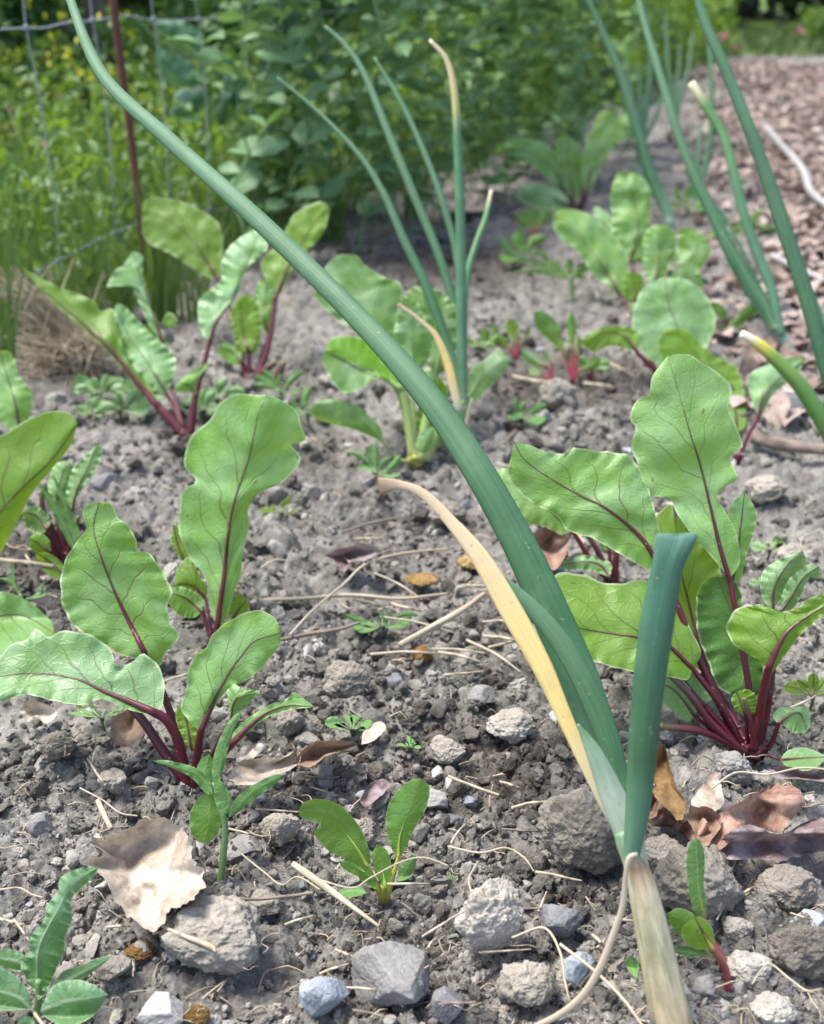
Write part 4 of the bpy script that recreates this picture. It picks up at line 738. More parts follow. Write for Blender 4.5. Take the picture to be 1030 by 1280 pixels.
# prickly weed at bottom left
b = Plant('prickly_weed', (46, 1268), 'thistle like weed with a jagged upright leaf in the bottom left corner', 'weed')
b.blade([(48, 1250), (48, 1192), (60, 1160), (74, 1135), (88, 1108), (108, 1092), (124, 1083)], [(40, 1235), (26, 1208), (36, 1190), (38, 1172), (54, 1152), (60, 1130), (72, 1116), (76, 1097), (98, 1086), (112, 1084)], [(58, 1240), (72, 1208), (80, 1190), (82, 1170), (90, 1150), (88, 1125), (100, 1113), (118, 1094)], 'thistle', k=-.05, eL=.3, eR=.4, ruf=.020, nruf=13, stalk=[], sw=(6, 4), smat='greenstem', fr=.8, nu=90)
b.blade([(40, 1262), (20, 1245), (-20, 1235)], [(36, 1240), (15, 1216), (-10, 1210)], [(24, 1262), (0, 1262), (-18, 1250)], 'thistle', k=-.1, off=-.01, ruf=.012, nruf=9, stalk=None)
b.blade([(50, 1264), (80, 1252), (108, 1248), (135, 1243)], [(58, 1246), (72, 1230), (96, 1225), (118, 1232)], [(58, 1272), (80, 1283), (105, 1277), (122, 1264)], 'thistle', k=-.1, off=-.014, ruf=.012, nruf=10, stalk=None)
b.blade([(60, 1240), (90, 1222), (120, 1207), (142, 1194)], [(78, 1215), (98, 1208), (122, 1198)], [(84, 1234), (105, 1222), (128, 1206)], 'thistle', k=-.1, off=.006, ruf=.008, nruf=6, stalk=None, nu=30, nv=12)
b.blade([(36, 1206), (15, 1200), (-12, 1196)], [(28, 1192), (5, 1186)], [(25, 1214), (5, 1210)], 'thistle', k=-.1, off=.012, ruf=.01, nruf=6, stalk=None, nu=30, nv=12)
b.blade([(44, 1282), (34, 1276), (20, 1282)], [(40, 1272), (28, 1270)], [(38, 1290), (26, 1290)], 'thistle', k=-.1, off=-.02, ruf=.01, stalk=None, nu=20, nv=10)
b.tube('stem', [(46, 1274), (48, 1250), (48, 1225)], (10, 8), 'greenstem', nseg=12)
# little rosettes
def rosette(base, n, r, label, group='small green weeds', up=.8, w=.38, mat='weed', seed=0, name='small_weed'):
    rr = random.Random(seed+int(base[0])); lv = []
    for i in range(n):
        a = 3.1416*(i+.5)/n+rr.uniform(-.2, .2); L = r*rr.uniform(.5, 1.3)
        lv.append(((base[0]+3*math.cos(a), base[1]-r*.25*up), (base[0]+L*math.cos(a), base[1]-r*.2-L*math.sin(a)*up), L*w*rr.uniform(.65, 1.25), rr.uniform(-.16, .16)*L, rr.uniform(-.006, .004)))
    return seedling(base, lv, label, mat=mat, smat='greenstem', sw=(3.5, 2), name=name, cat='weed', group=group)
rosette((440, 918), 7, 30, 'small jagged green weed beside the curled brown leaf, left of the dry leaf scrap')
rosette((512, 938), 6, 17, 'little spiky tuft of green right of the brown leaf scrap')
rosette((562, 1102), 4, 11, 'minute bluish seedling between the holed seedling and the pale clod', mat='beet_blue')
rosette((652, 530), 6, 32, 'small rosette weed below the beet seedling trio')
rosette((478, 792), 8, 42, 'pale narrow leaved weed in the straw at the centre', w=.2)
rosette((470, 600), 7, 40, 'thin stemmed weed under the pale plant at centre left', w=.2)
rosette((352, 648), 5, 34, 'yellowish tuft behind the tall spoon shaped leaf', w=.3, mat='beet_red')
rosette((128, 905), 6, 36, 'fine grassy weed under the lowest left beet leaf', w=.15)
rosette((352, 500), 7, 50, 'upright weed right of the left middle beets', w=.25)
rosette((385, 525), 5, 38, 'second upright weed just left of the flat lower leaf of the pale plant', w=.25)
rosette((712, 440), 3, 18, 'bluish cotyledons beside the seedling trio', mat='beet_blue')
rosette((30, 758), 5, 46, 'low grassy weed at the left edge under the beets', w=.12)
rosette((1016, 878), 5, 40, 'red stemmed small weed at the right edge behind the low curled leaf', mat='beet_red', w=.4)
rosette((962, 692), 5, 22, 'pale clover like weed right of the tall beet leaf', mat='beet_blue', w=.5)
rosette((955, 735), 4, 20, 'second pale clover like weed just below the first', mat='beet_blue', w=.5)
for i, (x, y, r) in enumerate([(125, 500, 38), (150, 520, 34), (112, 525, 28), (170, 500, 36), (255, 520, 34), (272, 505, 30), (290, 525, 26)]):
    rosette((x, y), 8, r, 'bluish divided weed clump under the left middle beets', group='bluish weeds under the left beets', mat='beet_blue', w=.42, seed=i)
for i, (x, y, r) in enumerate([(905, 420, 50), (880, 470, 30), (835, 340, 40), (655, 330, 40), (600, 440, 30), (620, 430, 24), (940, 290, 30), (860, 265, 30), (905, 300, 34), (190, 440, 30), (745, 300, 24)]):
    rosette((x, y), 6, r, 'bright green young weed among the rows', group='young weeds among the rows', mat='seedling', w=.3, seed=i+20)
b = Plant('weed', (716, 378), 'star shaped weed with long narrow leaves', 'weed')
b.tube('stem', [(716, 380), (714, 355), (712, 345)], (6, 5), 'greenstem', nseg=12)
for a_, c_ in (((647, 326), 7), ((635, 340), 6), ((745, 334), 9), ((712, 322), 10), ((675, 322), 8), ((735, 350), 7)):
    dx, dy = a_[0]-712, a_[1]-350; n_ = math.hypot(dx, dy); nx, ny = -dy/n_*c_/2, dx/n_*c_/2; mx, my = 712+dx*.5, 350+dy*.5-6
    b.blade([(712, 350), (mx, my), a_], [(mx+nx, my+ny)], [(mx-nx, my-ny)], 'seedling', k=-.1, stalk=None, nu=24, nv=8)
# =============================================================== onions
b = Plant('onion_plant', (842, 1296), 'large foreground onion with a cut stub, a yellow withered leaf and a very long leaf', 'onion plant', 'onions growing in the bed')
D0 = b.D
b.tube('long_leaf', [(783, 1050), (770, 1000), (752, 935), (728, 860), (692, 775), (654, 690), (600, 592), (540, 502), (452, 402), (330, 282), (215, 178), (130, 96), (88, 0), (84, -30)],
       (26, 38, 47, 50, 49, 43, 39, 34.5, 28, 24, 20, 15.5, 11, 8), 'onion', k=.15, off=.012, ddep=[0, 0, .0, .0, .0, .0, .0, .01, .03, .06, .09, .11, .13, .14], n=22, nseg=150, flat=.62)
b.tube('short_leaf', [(782, 1045), (775, 985), (752, 900), (712, 820), (672, 768), (632, 730), (606, 708), (590, 694)], (14, 27, 30, 27, 22, 15, 9, 2), 'onion', k=.1, off=-.006, n=20, nseg=90, flat=.4)
b.tube('withered_leaf', [(778, 1048), (758, 1005), (732, 955), (704, 892), (676, 830), (640, 765), (602, 700), (566, 655), (530, 618), (500, 606), (474, 608)], (12, 18, 16, 20, 26, 29, 24, 16, 12, 11, 24), 'onion_dry', k=.05, off=-.004, n=16, nseg=90, flat=.3, label='yellow to tan withered leaf with a frayed curled tip')
rows = [(1070, 778, 800, .8), (1040, 780, 808, .75), (1000, 782, 815, .7), (930, 785, 822, .66), (850, 791, 832, .62), (780, 799, 843, .58), (745, 806, 848, .52), (718, 812, 852, .45), (698, 816, 859, .36), (684, 818, 867, .26), (675, 819, 872, .18), (670, 820, 872, .13), (667.5, 823, 868, .05)]
rw = crom(np.array([(r_[1], r_[0], r_[2], r_[3]*100) for r_ in rows]), 90); rw[:, 2] = np.interp(rw[:, 1], [r_[0] for r_ in rows][::-1], [r_[2] for r_ in rows][::-1]); rw[:, 0] = np.interp(rw[:, 1], [r_[0] for r_ in rows][::-1], [r_[1] for r_ in rows][::-1])
ring = 26; vs = []; uu = []
for i, (xl, y, xr, fl) in enumerate(rw):
    cx, hw = (xl+xr)/2, (xr-xl)/2; dd = float(b.dep(cx, y, -.15, -.012))
    for a in np.linspace(0, 2*math.pi, ring, endpoint=False):
        cc = math.cos(a); dent = .10*hw*max(0, 1-i/len(rw)*.2)*math.exp(-(cc*3)**2)*(math.sin(a) < 0)*(i > 55)*(i-55)/35
        vs.append(W(cx+hw*cc, y-(2.2*(cc+.2)**2-1)*(i > 84), dd+math.sin(a)*hw*fl/100*dd/F+dent*dd/F)); uu.append((i/(len(rw)-1), a/6.2832))
vs = np.array(vs); m_ = len(rw); fs = [[i*ring+j, i*ring+(j+1) % ring, (i+1)*ring+(j+1) % ring, (i+1)*ring+j] for i in range(m_-1) for j in range(ring)]
vs = np.vstack([vs, vs[-ring:].mean(0)[None]]); tf = [[(m_-1)*ring+j, (m_-1)*ring+(j+1) % ring, m_*ring] for j in range(ring)]; uu.append((1, .5))
npmesh('leaf_stub', rel(vs, b.e), [np.array(fs), np.array(tf)], M['onion_cut'], b.e, np.array(uu))
b.tube('neck', [(838, 1300), (824, 1220), (808, 1140), (796, 1085), (786, 1052), (780, 1036)], (44, 41, 36, 31, 33, 27), 'onion_neck', k=-.1, off=0, n=20, nseg=60, flat=.85)
b.tube('film', [(800, 1078), (786, 1040), (764, 990), (742, 940), (722, 905)], (16, 36, 31, 20, 3), 'onion_film', k=0, off=-.010, n=16, nseg=50, flat=.35, label='translucent bluish white film at the fork of the leaves')
b.tube('dry_sheath', [(848, 1302), (836, 1250), (822, 1180), (808, 1120), (798, 1085), (793, 1066)], (48, 44, 38, 32, 25, 6), 'onion_sheath', k=-.1, off=-.012, n=20, nseg=60, flat=.7, label='brown streaked dry sheath wrapping the neck')
b.tube('dry_strip', [(797, 1068), (787, 1072), (782, 1095), (779, 1130), (768, 1165), (750, 1210), (728, 1245), (700, 1268), (668, 1284)], (5, 7, 6, 8, 9, 10, 10, 9, 8), 'root', k=-.2, off=-.022, n=10, nseg=60, flat=.4, label='pale curling strip of dry skin')
b = Plant('onion_plant', (588, 562), 'onion behind the long leaf with a straight tan tipped leaf and a dried curled leaf', 'onion plant', 'onions growing in the bed')
b.tube('leaf', [(580, 520), (578, 460), (576, 400), (576, 300), (572, 180), (568, 115), (558, 75), (537, 50)], (10, 13, 13, 13, 11, 9, 7, 4), 'onion_far', k=-.1, n=14, nseg=90, label='tallest straight leaf with a tan hooked tip')
b.tube('leaf', [(576, 510), (566, 456), (550, 405), (530, 352), (505, 300), (480, 243), (450, 195), (400, 142), (347, 97)], (9, 13, 13, 12, 11, 9, 7, 5, 3), 'onion', k=.1, n=14, nseg=90)
b.tube('leaf', [(580, 500), (575, 430), (562, 362), (545, 310), (520, 250), (486, 168), (455, 92), (430, 55), (406, 33)], (8, 11, 11, 11, 11, 10, 8, 6, 4), 'onion', k=.15, off=.03, n=14, nseg=90)
b.tube('leaf', [(580, 490), (578, 400), (572, 330), (563, 285), (540, 215), (505, 135), (468, 72)], (7, 9, 9, 9, 8, 6, 3), 'onion', k=.15, off=.05, n=12, nseg=70)
b.tube('leaf', [(580, 480), (580, 400), (584, 345), (595, 305), (607, 272), (614, 238)], (8, 9, 9, 8, 7, 4), 'onion_tip', k=.1, off=.03, n=12, nseg=60)
b.tube('withered_leaf', [(574, 515), (566, 480), (558, 450), (545, 420), (527, 402), (512, 390), (497, 381)], (9, 11, 10, 7, 5, 4, 6), 'onion_dry', k=-.1, off=-.045, n=12, nseg=60, flat=.4)
b.tube('neck', [(588, 566), (582, 540), (574, 505)], (16, 14, 12), 'onion_neck', n=14, nseg=24)
b.tube('dry_strip', [(590, 498), (584, 525), (580, 548), (590, 565)], (3, 5, 5, 3), 'root', off=-.012, n=8, nseg=30, flat=.4); b.tube('dry_strip', [(570, 596), (571, 615), (569, 640)], (3, 4, 2), 'root', off=-.012, n=8, nseg=20, flat=.4)
b = Plant('onion_plant', (986, 440), 'onion at right with two leaves rising left from a whitish neck', 'onion plant', 'onions growing in the bed')
b.tube('leaf', [(972, 416), (958, 392), (924, 335), (896, 278), (874, 232), (852, 180), (836, 130), (818, 70), (806, 30), (796, -10)], (14, 19, 18, 16, 14, 12, 11, 10, 8, 6), 'onion', k=.15, n=16, nseg=90)
b.tube('leaf', [(976, 420), (965, 364), (950, 325), (932, 275), (914, 202), (902, 165), (884, 136), (864, 104)], (12, 13, 14, 13, 12, 12, 12, 11), 'onion_tip', k=.05, off=-.01, n=14, nseg=80)
b.tube('leaf', [(970, 412), (948, 375), (925, 330), (902, 290)], (6, 7, 5, 3), 'onion', k=.1, off=-.02, n=10, nseg=40)
b.tube('leaf', [(974, 412), (945, 350), (905, 270), (880, 250)], (6, 6, 4, 2), 'onion', k=.2, off=.03, n=10, nseg=40)
b.tube('neck', [(990, 444), (980, 428), (968, 408)], (17, 16, 15), 'onion_film', n=12, nseg=24)
b = Plant('onion_plant', (1085, 640), 'onion based outside the right edge with one thick leaf and one yellow tipped leaf', 'onion plant', 'onions growing in the bed')
b.tube('leaf', [(1080, 630), (1056, 540), (1030, 448), (1006, 364), (976, 273), (958, 220), (939, 167), (909, 92), (886, 40), (868, -12)], (16, 20, 20, 20, 19, 17, 16, 14, 12, 9), 'onion', k=-.05, n=18, nseg=110)
b.tube('leaf', [(1082, 636), (1058, 585), (1030, 530), (1003, 486), (982, 462), (960, 440), (943, 427), (926, 417)], (18, 20, 21, 20, 18, 16, 13, 10), 'onion_yellow', k=-.1, off=-.02, n=18, nseg=80, label='leaf with a yellow end and dry white tip')
b.tube('leaf', [(1078, 560), (1050, 460), (1025, 390), (1005, 345), (996, 322)], (6, 7, 6, 5, 3), 'onion', k=.1, off=.04, n=10, nseg=40)
b.tube('neck', [(1086, 646), (1081, 625)], (24, 20), 'onion_neck', n=12, nseg=14)
def far_onion(base, leaves, label, mats='onion'):
    q = Plant('onion_plant', base, label, 'onion plant', 'onions growing in the bed')
    for pts, w in leaves: q.tube('leaf', [base]+pts, (w*.8, w, w*.85, w*.4), mats, k=.05, n=10, nseg=44)
    q.tube('neck', [(base[0], base[1]+3), (base[0], base[1]-8)], (10, 9), 'onion_film', n=10, nseg=10)
far_onion((838, 284), [([(832, 260), (816, 225), (798, 167), (778, 101), (755, 45), (733, -5)], 15), ([(828, 262), (812, 235), (790, 205)], 6)], 'onion with one long leaf leaning left, rising past the round bluish leaf')
far_onion((872, 262), [([(865, 225), (846, 160), (838, 140)], 8), ([(876, 225), (884, 200), (890, 140), (886, 50), (880, 10)], 8), ([(871, 230), (874, 180), (876, 150)], 7)], 'thin onion cluster behind the two leaves from the whitish neck')
far_onion((800, 215), [([(803, 170), (812, 100), (812, 50), (806, 10)], 8), ([(797, 180), (790, 120), (782, 70)], 7), ([(804, 180), (822, 140), (830, 110)], 6), ([(800, 170), (800, 110), (796, 80)], 6)], 'farther thin leaved onion cluster near the pea hedge')
far_onion((845, 165), [([(842, 130), (835, 80), (832, 20)], 6), ([(848, 130), (860, 90), (866, 40)], 6), ([(846, 130), (848, 90), (850, 55)], 5)], 'farthest onion cluster, small and hazy at the end of the row')
# =============================================================== dead leaves, straw, roots
def deadleaf(outline, mat, label, z=.012, amp=.012, seed=0, name='dead_leaf', lift=None, cat='dead leaf', fold=0, group=None, ctr=None):
    o2 = np.array(outline, float); c = crom(np.vstack([o2, o2[:1]]), 97)[:-1]; ce = np.array(ctr) if ctr else c.mean(0); nr = 16
    r = np.linspace(0, 1, nr+1)[1:]; g = np.random.default_rng(seed)
    jag = 1+.016*g.normal(size=len(c))+.10*fbm(np.stack([c[:, 0]/9, c[:, 1]/9, c[:, 0]*0+seed], 1), 2, seed); px = ce+(c-ce)[None]*(r[:, None, None]*np.where(r[:, None, None] > .9, jag[None, :, None], 1)); px = np.vstack([ce[None], px.reshape(-1, 2)])
    D = float(gd(*ce)); loc = G(*ce)
    rr = np.r_[0, np.repeat(r, len(c))]
    nz = fbm(np.stack([px[:, 0]*D/F*26, px[:, 1]*D/F*26, np.full(len(px), seed*3.1)], 1), 4, seed)
    hz = z+amp*2.2*nz+amp*2.6*rr**2.5*(.4+fbm(np.stack([px[:, 0]*D/F*16, px[:, 1]*D/F*16, np.full(len(px), seed+9.)], 1), 2, seed+1))
    if lift: hz = hz+lift(px)
    gx = G(px[:, 0], px[:, 1], np.maximum(hz, .003)*1.0) if False else W(px[:, 0], px[:, 1], gd(px[:, 0], px[:, 1], np.maximum(hz, .004)))
    n = len(c); f3 = np.array([[0, 1+j, 1+(j+1) % n] for j in range(n)]); f4 = np.array([[1+i*n+j, 1+(i+1)*n+j, 1+(i+1)*n+(j+1) % n, 1+i*n+(j+1) % n] for i in range(nr-1) for j in range(n)])
    o = npmesh(name, gx-loc, [f3, f4], M[mat], None, px/100, px*D/F, tone=np.full(len(px), .5)); o.location = loc
    return tag(o, label, cat, group)
lv = deadleaf([(205, 1022), (232, 1040), (240, 1072), (256, 1096), (240, 1124), (214, 1136), (204, 1155), (188, 1166), (165, 1150), (142, 1122), (128, 1095), (108, 1078), (130, 1066), (112, 1050), (150, 1040), (178, 1026)], 'dead_pale', 'large pale brown dead leaf lying flat below the front left beet', z=.016, amp=.010, seed=4)
deadleaf([(288, 972), (300, 952), (330, 948), (358, 946), (372, 935), (376, 952), (350, 968), (320, 980), (296, 980)], 'dead_pale', 'curled tan dead leaf right of the front left beet crown', z=.016, amp=.010, seed=5)
deadleaf([(368, 955), (378, 938), (398, 926), (430, 925), (446, 930), (430, 938), (408, 945), (390, 958)], 'dead_brown', 'dark brown rolled dead leaf between the tan leaf and the small jagged weed', z=.02, amp=.008, seed=6)
deadleaf([(452, 930), (456, 912), (474, 902), (482, 910), (468, 925)], 'dead_pale', 'triangular dry leaf scrap beside the little spiky tuft', z=.01, amp=.004, seed=7)
deadleaf([(304, 945), (312, 932), (322, 940), (316, 948)], 'dead_pale', 'small peach coloured leaf chip above the curled tan leaf', z=.012, amp=.004, seed=8)
deadleaf([(450, 1000), (462, 980), (482, 974), (486, 984), (470, 1000), (455, 1008)], 'dead_violet', 'whitish dry leaf scrap above the holed seedling', z=.012, amp=.005, seed=9)
deadleaf([(140, 930), (138, 905), (150, 890), (172, 888), (182, 905), (176, 925), (160, 935)], 'dead_brown', 'crumpled brown leaf under the beet stalks at left', z=.012, amp=.012, seed=10)
deadleaf([(24, 888), (36, 876), (56, 880), (72, 890), (58, 904), (44, 896), (34, 902)], 'dead_pale', 'torn pinkish leaf piece under the low left beet leaf', z=.008, amp=.008, seed=11)
# curled oak leaf: several lobes meshed as one leaf plus lobes as parts
oak = empty('oak_leaf', G(890, 1050, .01), 'large curled reddish brown oak leaf with purplish underside behind the onion neck', 'dead leaf')
def lobe(outline, mat, z, amp, seed, lift=None, ctr=None):
    o = deadleaf(outline, mat, None, z, amp, seed, name='lobe', lift=lift, cat=None, ctr=ctr); o.location = o.location-oak.location; o.parent = oak
lobe([(886, 1062), (865, 1052), (840, 1035), (812, 1030), (812, 1000), (830, 1005), (850, 1030), (872, 1020), (886, 1030)], 'dead_pink', .020, .009, 21, ctr=(850, 1030), lift=lambda q: .010*np.sin(q[:, 0]/10+q[:, 1]/14)**2)
lobe([(872, 1016), (864, 1004), (876, 984), (890, 964), (898, 974), (905, 1000), (896, 1014), (884, 1020)], 'dead_pale', .020, .004, 22)
lobe([(884, 1055), (888, 1032), (905, 1014), (937, 996), (960, 983), (980, 980), (999, 990), (1001, 1008), (990, 1022), (974, 1042), (950, 1034), (925, 1042), (900, 1062)], 'dead_pink', .024, .008, 23, ctr=(940, 1018), lift=lambda q: .008*np.sin(q[:, 0]/13)+.010*np.exp(-((q[:, 1]-1000)/12)**2))
lobe([(886, 1066), (905, 1046), (937, 1031), (965, 1042), (985, 1040), (1005, 1028), (1034, 1022), (1036, 1062), (1005, 1068), (977, 1076), (940, 1074), (906, 1073)], 'dead_violet', .020, .007, 24, ctr=(960, 1056), lift=lambda q: .016*np.exp(-((q[:, 1]-1040-.004*(q[:, 0]-950))/9)**2)+.004*np.sin(q[:, 0]/9))
lobe([(856, 1018), (866, 1008), (886, 1010), (902, 1022), (896, 1040), (880, 1060), (868, 1040)], 'dead_brown', .028, .006, 25)
lobe([(818, 942), (830, 930), (838, 960), (846, 985), (858, 1006), (850, 1026), (832, 1010), (818, 990)], 'dead_gold', .022, .008, 26)
deadleaf([(656, 672), (676, 662), (694, 655), (712, 668), (708, 690), (696, 712), (684, 708), (672, 690), (660, 688)], 'dead_pink', 'pinkish dead leaf with a hole behind the long onion leaf', z=.02, amp=.008, seed=31)
deadleaf([(408, 694), (424, 686), (446, 682), (470, 688), (458, 700), (440, 702), (430, 716), (420, 704)], 'dead_violet', 'pale crumpled leaf scrap in the straw at the centre', z=.012, amp=.008, seed=32)
deadleaf([(960, 960), (985, 958), (1010, 966), (1040, 970), (1040, 978), (1000, 974), (970, 972)], 'dead_violet', 'long grey curled leaf strip above the oak leaf', z=.02, amp=.006, seed=34)
deadleaf([(548, 245), (575, 238), (612, 248), (606, 262), (575, 264), (552, 260)], 'dead_pale', 'pale dead leaf far back below the pea plants', z=.012, amp=.01, seed=35)
deadleaf([(800, 1005), (812, 990), (822, 1000), (820, 1020), (806, 1022)], 'dead_brown', 'brown leaf edge showing just right of the onion stub', z=.02, amp=.006, seed=36)
def strand(pts, w, mat, label, name, cat, group=None, z=.012, arc=.0):
    w = [ww*(.7 if mat == 'root' else .88) for ww in w]
    q = np.array([(x, y, ww) for (x, y), ww in zip(pts, np.interp(np.linspace(0, 1, len(pts)), np.linspace(0, 1, len(w)), w))]); c = crom(q, 12+10*len(pts)); t = np.linspace(0, 1, len(c))
    zz = z+arc*4*t*(1-t)+.0005*np.sin(t*17+len(pts)); d = gd(c[:, 0], c[:, 1], zz); p = W(c[:, 0], c[:, 1], d); v, f, u = tube(p, c[:, 2]*d/F/2, 7, .8)
    loc = G(*pts[0]); o = npmesh(name, v-loc, f, M[mat], None, u); o.location = loc; return tag(o, label, cat, group)
strand([(500, 806), (540, 784), (575, 764), (606, 742)], (9, 10, 7), 'straw', 'thickest split straw stalk slanting up behind the yellow onion leaf', 'straw', 'straw', z=.018)
strand([(330, 750), (380, 748), (440, 744), (500, 748), (560, 742)], (5, 6, 4), 'straw', 'long horizontal straw right of the tall spoon shaped leaf', 'straw', 'straw', z=.016)
strand([(362, 794), (392, 762), (430, 730), (456, 706), (500, 692), (562, 686)], (4, 4, 3), 'straw', 'bent straw crossing the long horizontal one', 'straw', 'straw', z=.02)
strand([(348, 800), (390, 792), (425, 786), (450, 778)], (6, 7, 4), 'twig', 'dark twig below the bent straw', 'twig', 'twig', z=.016)
strand([(366, 1080), (395, 1100), (425, 1122), (474, 1158)], (10, 11, 9, 4), 'straw', 'pale split straw slanting down left of the holed seedling', 'straw', 'straw', z=.018)
strand([(196, 1154), (225, 1168), (262, 1182), (270, 1190)], (4, 6, 9, 3), 'straw', 'cut straw poking out from the large dead leaf', 'straw', 'straw', z=.024)
strand([(122, 1000), (130, 1018), (139, 1036)], (8, 8), 'straw', 'short white straw left of the front beet', 'straw', 'straw', z=.014)
strand([(280, 1122), (320, 1124), (360, 1120), (392, 1116)], (4, 5, 4), 'twig', 'thin grey twig behind the weed foot', 'twig', 'twig', z=.014)
strand([(560, 970), (590, 982), (624, 994)], (4, 4), 'straw', 'short pale straw in the dark bare patch', 'straw', 'straw', z=.016)
strand([(640, 1010), (662, 1004), (688, 1002)], (5, 4), 'straw', 'tan chip of straw above the large pale clod', 'straw', 'straw', z=.016)
strand([(700, 1180), (745, 1215), (780, 1250), (805, 1285)], (6, 6, 5), 'root', 'white rootlet passing behind the onion sheath', 'root', 'root', z=.02)
strand([(640, 1172), (680, 1160), (700, 1190), (706, 1225), (712, 1252)], (4, 5, 4), 'root', 'looping pale root left of the curling onion strip', 'root', 'root', z=.022, arc=.008)
strand([(560, 1058), (600, 1066), (632, 1060), (655, 1072), (668, 1090)], (4, 4, 3), 'root', 'tangled fine root on the dark patch above the tall clod', 'root', 'root', z=.022, arc=.006)
strand([(400, 1100), (440, 1110), (462, 1098), (500, 1078), (530, 1072), (560, 1082)], (3, 3, 3), 'root', 'fine root draped over the holed seedling', 'root', 'root', z=.045)
strand([(300, 1066), (330, 1090), (352, 1106), (372, 1096), (400, 1112)], (3, 3, 3), 'root', 'thin white root right of the weed stem', 'root', 'root', z=.02)
strand([(100, 985), (128, 1000), (150, 1016), (172, 1020)], (3, 3), 'root', 'fine root beside the front beet crown', 'root', 'root', z=.014)
strand([(0, 1112), (24, 1110), (40, 1118), (54, 1122)], (4, 3), 'root', 'cream root above the prickly weed', 'root', 'root', z=.016)
strand([(896, 1150), (905, 1130), (910, 1100), (920, 1075)], (3, 3), 'root', 'thin root climbing beside the tall narrow seedling leaf', 'root', 'root', z=.02)
strand([(940, 1230), (960, 1205), (985, 1222), (1008, 1238), (1028, 1236)], (3, 4, 3), 'root', 'curly root on the clod at the right edge', 'root', 'root', z=.03)
strand([(890, 985), (920, 966), (960, 968), (1000, 960), (1036, 962)], (4, 4), 'root', 'long pale fibre above the oak leaf', 'root', 'root', z=.03)
strand([(940, 545), (975, 555), (1032, 562)], (22, 20, 16), 'twig', 'chunk of grey wood right of the tallest leaf', 'wood_chunk', 'wood', z=.012)
strand([(560, 1150), (590, 1130), (586, 1100), (596, 1080)], (3, 3), 'root', 'hair root over the tall pale clod', 'root', 'root', z=.03)
strand([(0, 700), (40, 704), (68, 708)], (7, 6), 'straw', 'pale straw at the left edge under the beets', 'straw', 'straw', z=.014)
strand([(640, 470), (668, 476), (690, 478)], (6, 4), 'straw', 'short straw left of the round clod', 'straw', 'straw', z=.012)
strand([(958, 160), (975, 180), (992, 198), (1005, 215), (1014, 240), (1040, 262)], (12, 13, 14, 12), 'branch', 'crooked weathered grey branch lying on the leaf litter', 'branch', 'branch', z=.03)
strand([(965, 320), (995, 334), (1034, 352)], (12, 9), 'branch', 'pale stick lying on the litter at the right edge', 'branch', 'branch', z=.02)
strand([(690, 270), (660, 262), (640, 268)], (5, 4), 'twig', 'small twig in the distance below the far beet', 'twig', 'twig', z=.012)
# scattered individual roots and straws
rs = random.Random(5)
for i in range(190):
    kind = rs.choice(['root', 'root', 'straw', 'straw', 'twig']); x = rs.uniform(-20, 1050); y = 400+880*rs.random()**.8; a = rs.gauss(0, .8); L = rs.uniform(22, 75)*(.5+.5*(y/1280)); n = 5 if kind == 'root' else 3
    if float(G(x, y)[0]) < fence_x(float(G(x, y)[1]))+.08: continue
    w = {'root': rs.uniform(1.3, 2.3), 'straw': rs.uniform(2.5, 5.5), 'twig': rs.uniform(2.5, 5)}[kind]; pts = [(x, y)]
    for k in range(n): 
        a += rs.gauss(0, .75 if kind == 'root' else .12); pts.append((pts[-1][0]+L/n*math.cos(a), pts[-1][1]+L/n*math.sin(a)*.55))
    strand(pts, (w, w*.9, w*.6), kind, {'root': 'fine pale root fibre lying loose on the soil', 'straw': 'short loose bit of straw on the soil', 'twig': 'thin dark bit of twig on the soil'}[kind], {'root': 'root_fibre', 'straw': 'straw_bit', 'twig': 'twig_bit'}[kind], kind, {'root': 'loose root fibres', 'straw': 'loose bits of straw', 'twig': 'loose bits of twig'}[kind], z=rs.uniform(.004, .012), arc=rs.uniform(0, .006))
for i in range(15):
    x = rs.uniform(420, 640); y = rs.uniform(640, 830); a = rs.choice([-.35, -.1, .1, -.7, .5])+rs.gauss(0, .25); L = rs.uniform(40, 110); w = rs.uniform(2.5, 5); pts = [(x, y), (x+L/2*math.cos(a), y+L/2*math.sin(a)*.6), (x+L*math.cos(a+.1), y+L*math.sin(a+.1)*.6)]
    strand(pts, (w, w, w*.5), rs.choice(['straw', 'twig', 'straw']), 'long dry stalk in the loose straw at the centre of the bed', 'dry_stalk', 'straw', 'dry stalks at the centre of the bed', z=rs.uniform(.008, .016), arc=rs.uniform(0, .006))
def debris():
    parts = []
    for i in range(1100):
        x = rng.uniform(-120, 1150); y = 150+1200*rng.random()**.9; p = G(x, y); 
        if p[0] < fence_x(p[1])+.03: continue
        d = gd(x, y); a = rng.normal(0, .9); L = rng.uniform(.006, .03)*min(1.4, max(.7, d)); w = rng.uniform(.0003, .0009)*max(.8, d); c = a+rng.normal(0, .6)
        h = float(height(p[:1], p[1:2])[0]); q = np.array([[0, 0, .002], [math.cos(a)*L/2, math.sin(a)*L/2, .003+rng.uniform(0, .004)], [math.cos(a)*L/2+math.cos(c)*L/2, math.sin(a)*L/2+math.sin(c)*L/2, .002]])+[p[0], p[1], h]
        v, f, u = tube(crom(q, 5), [w, w*.6], 4, close=False); parts.append((v, f, u, np.full(len(v), rng.random())))
    v, f, u, t = cat_mesh(parts); o = npmesh('plant_debris', v, f, M['debris'], None, u, tone=t); tag(o, kind='stuff')
debris()
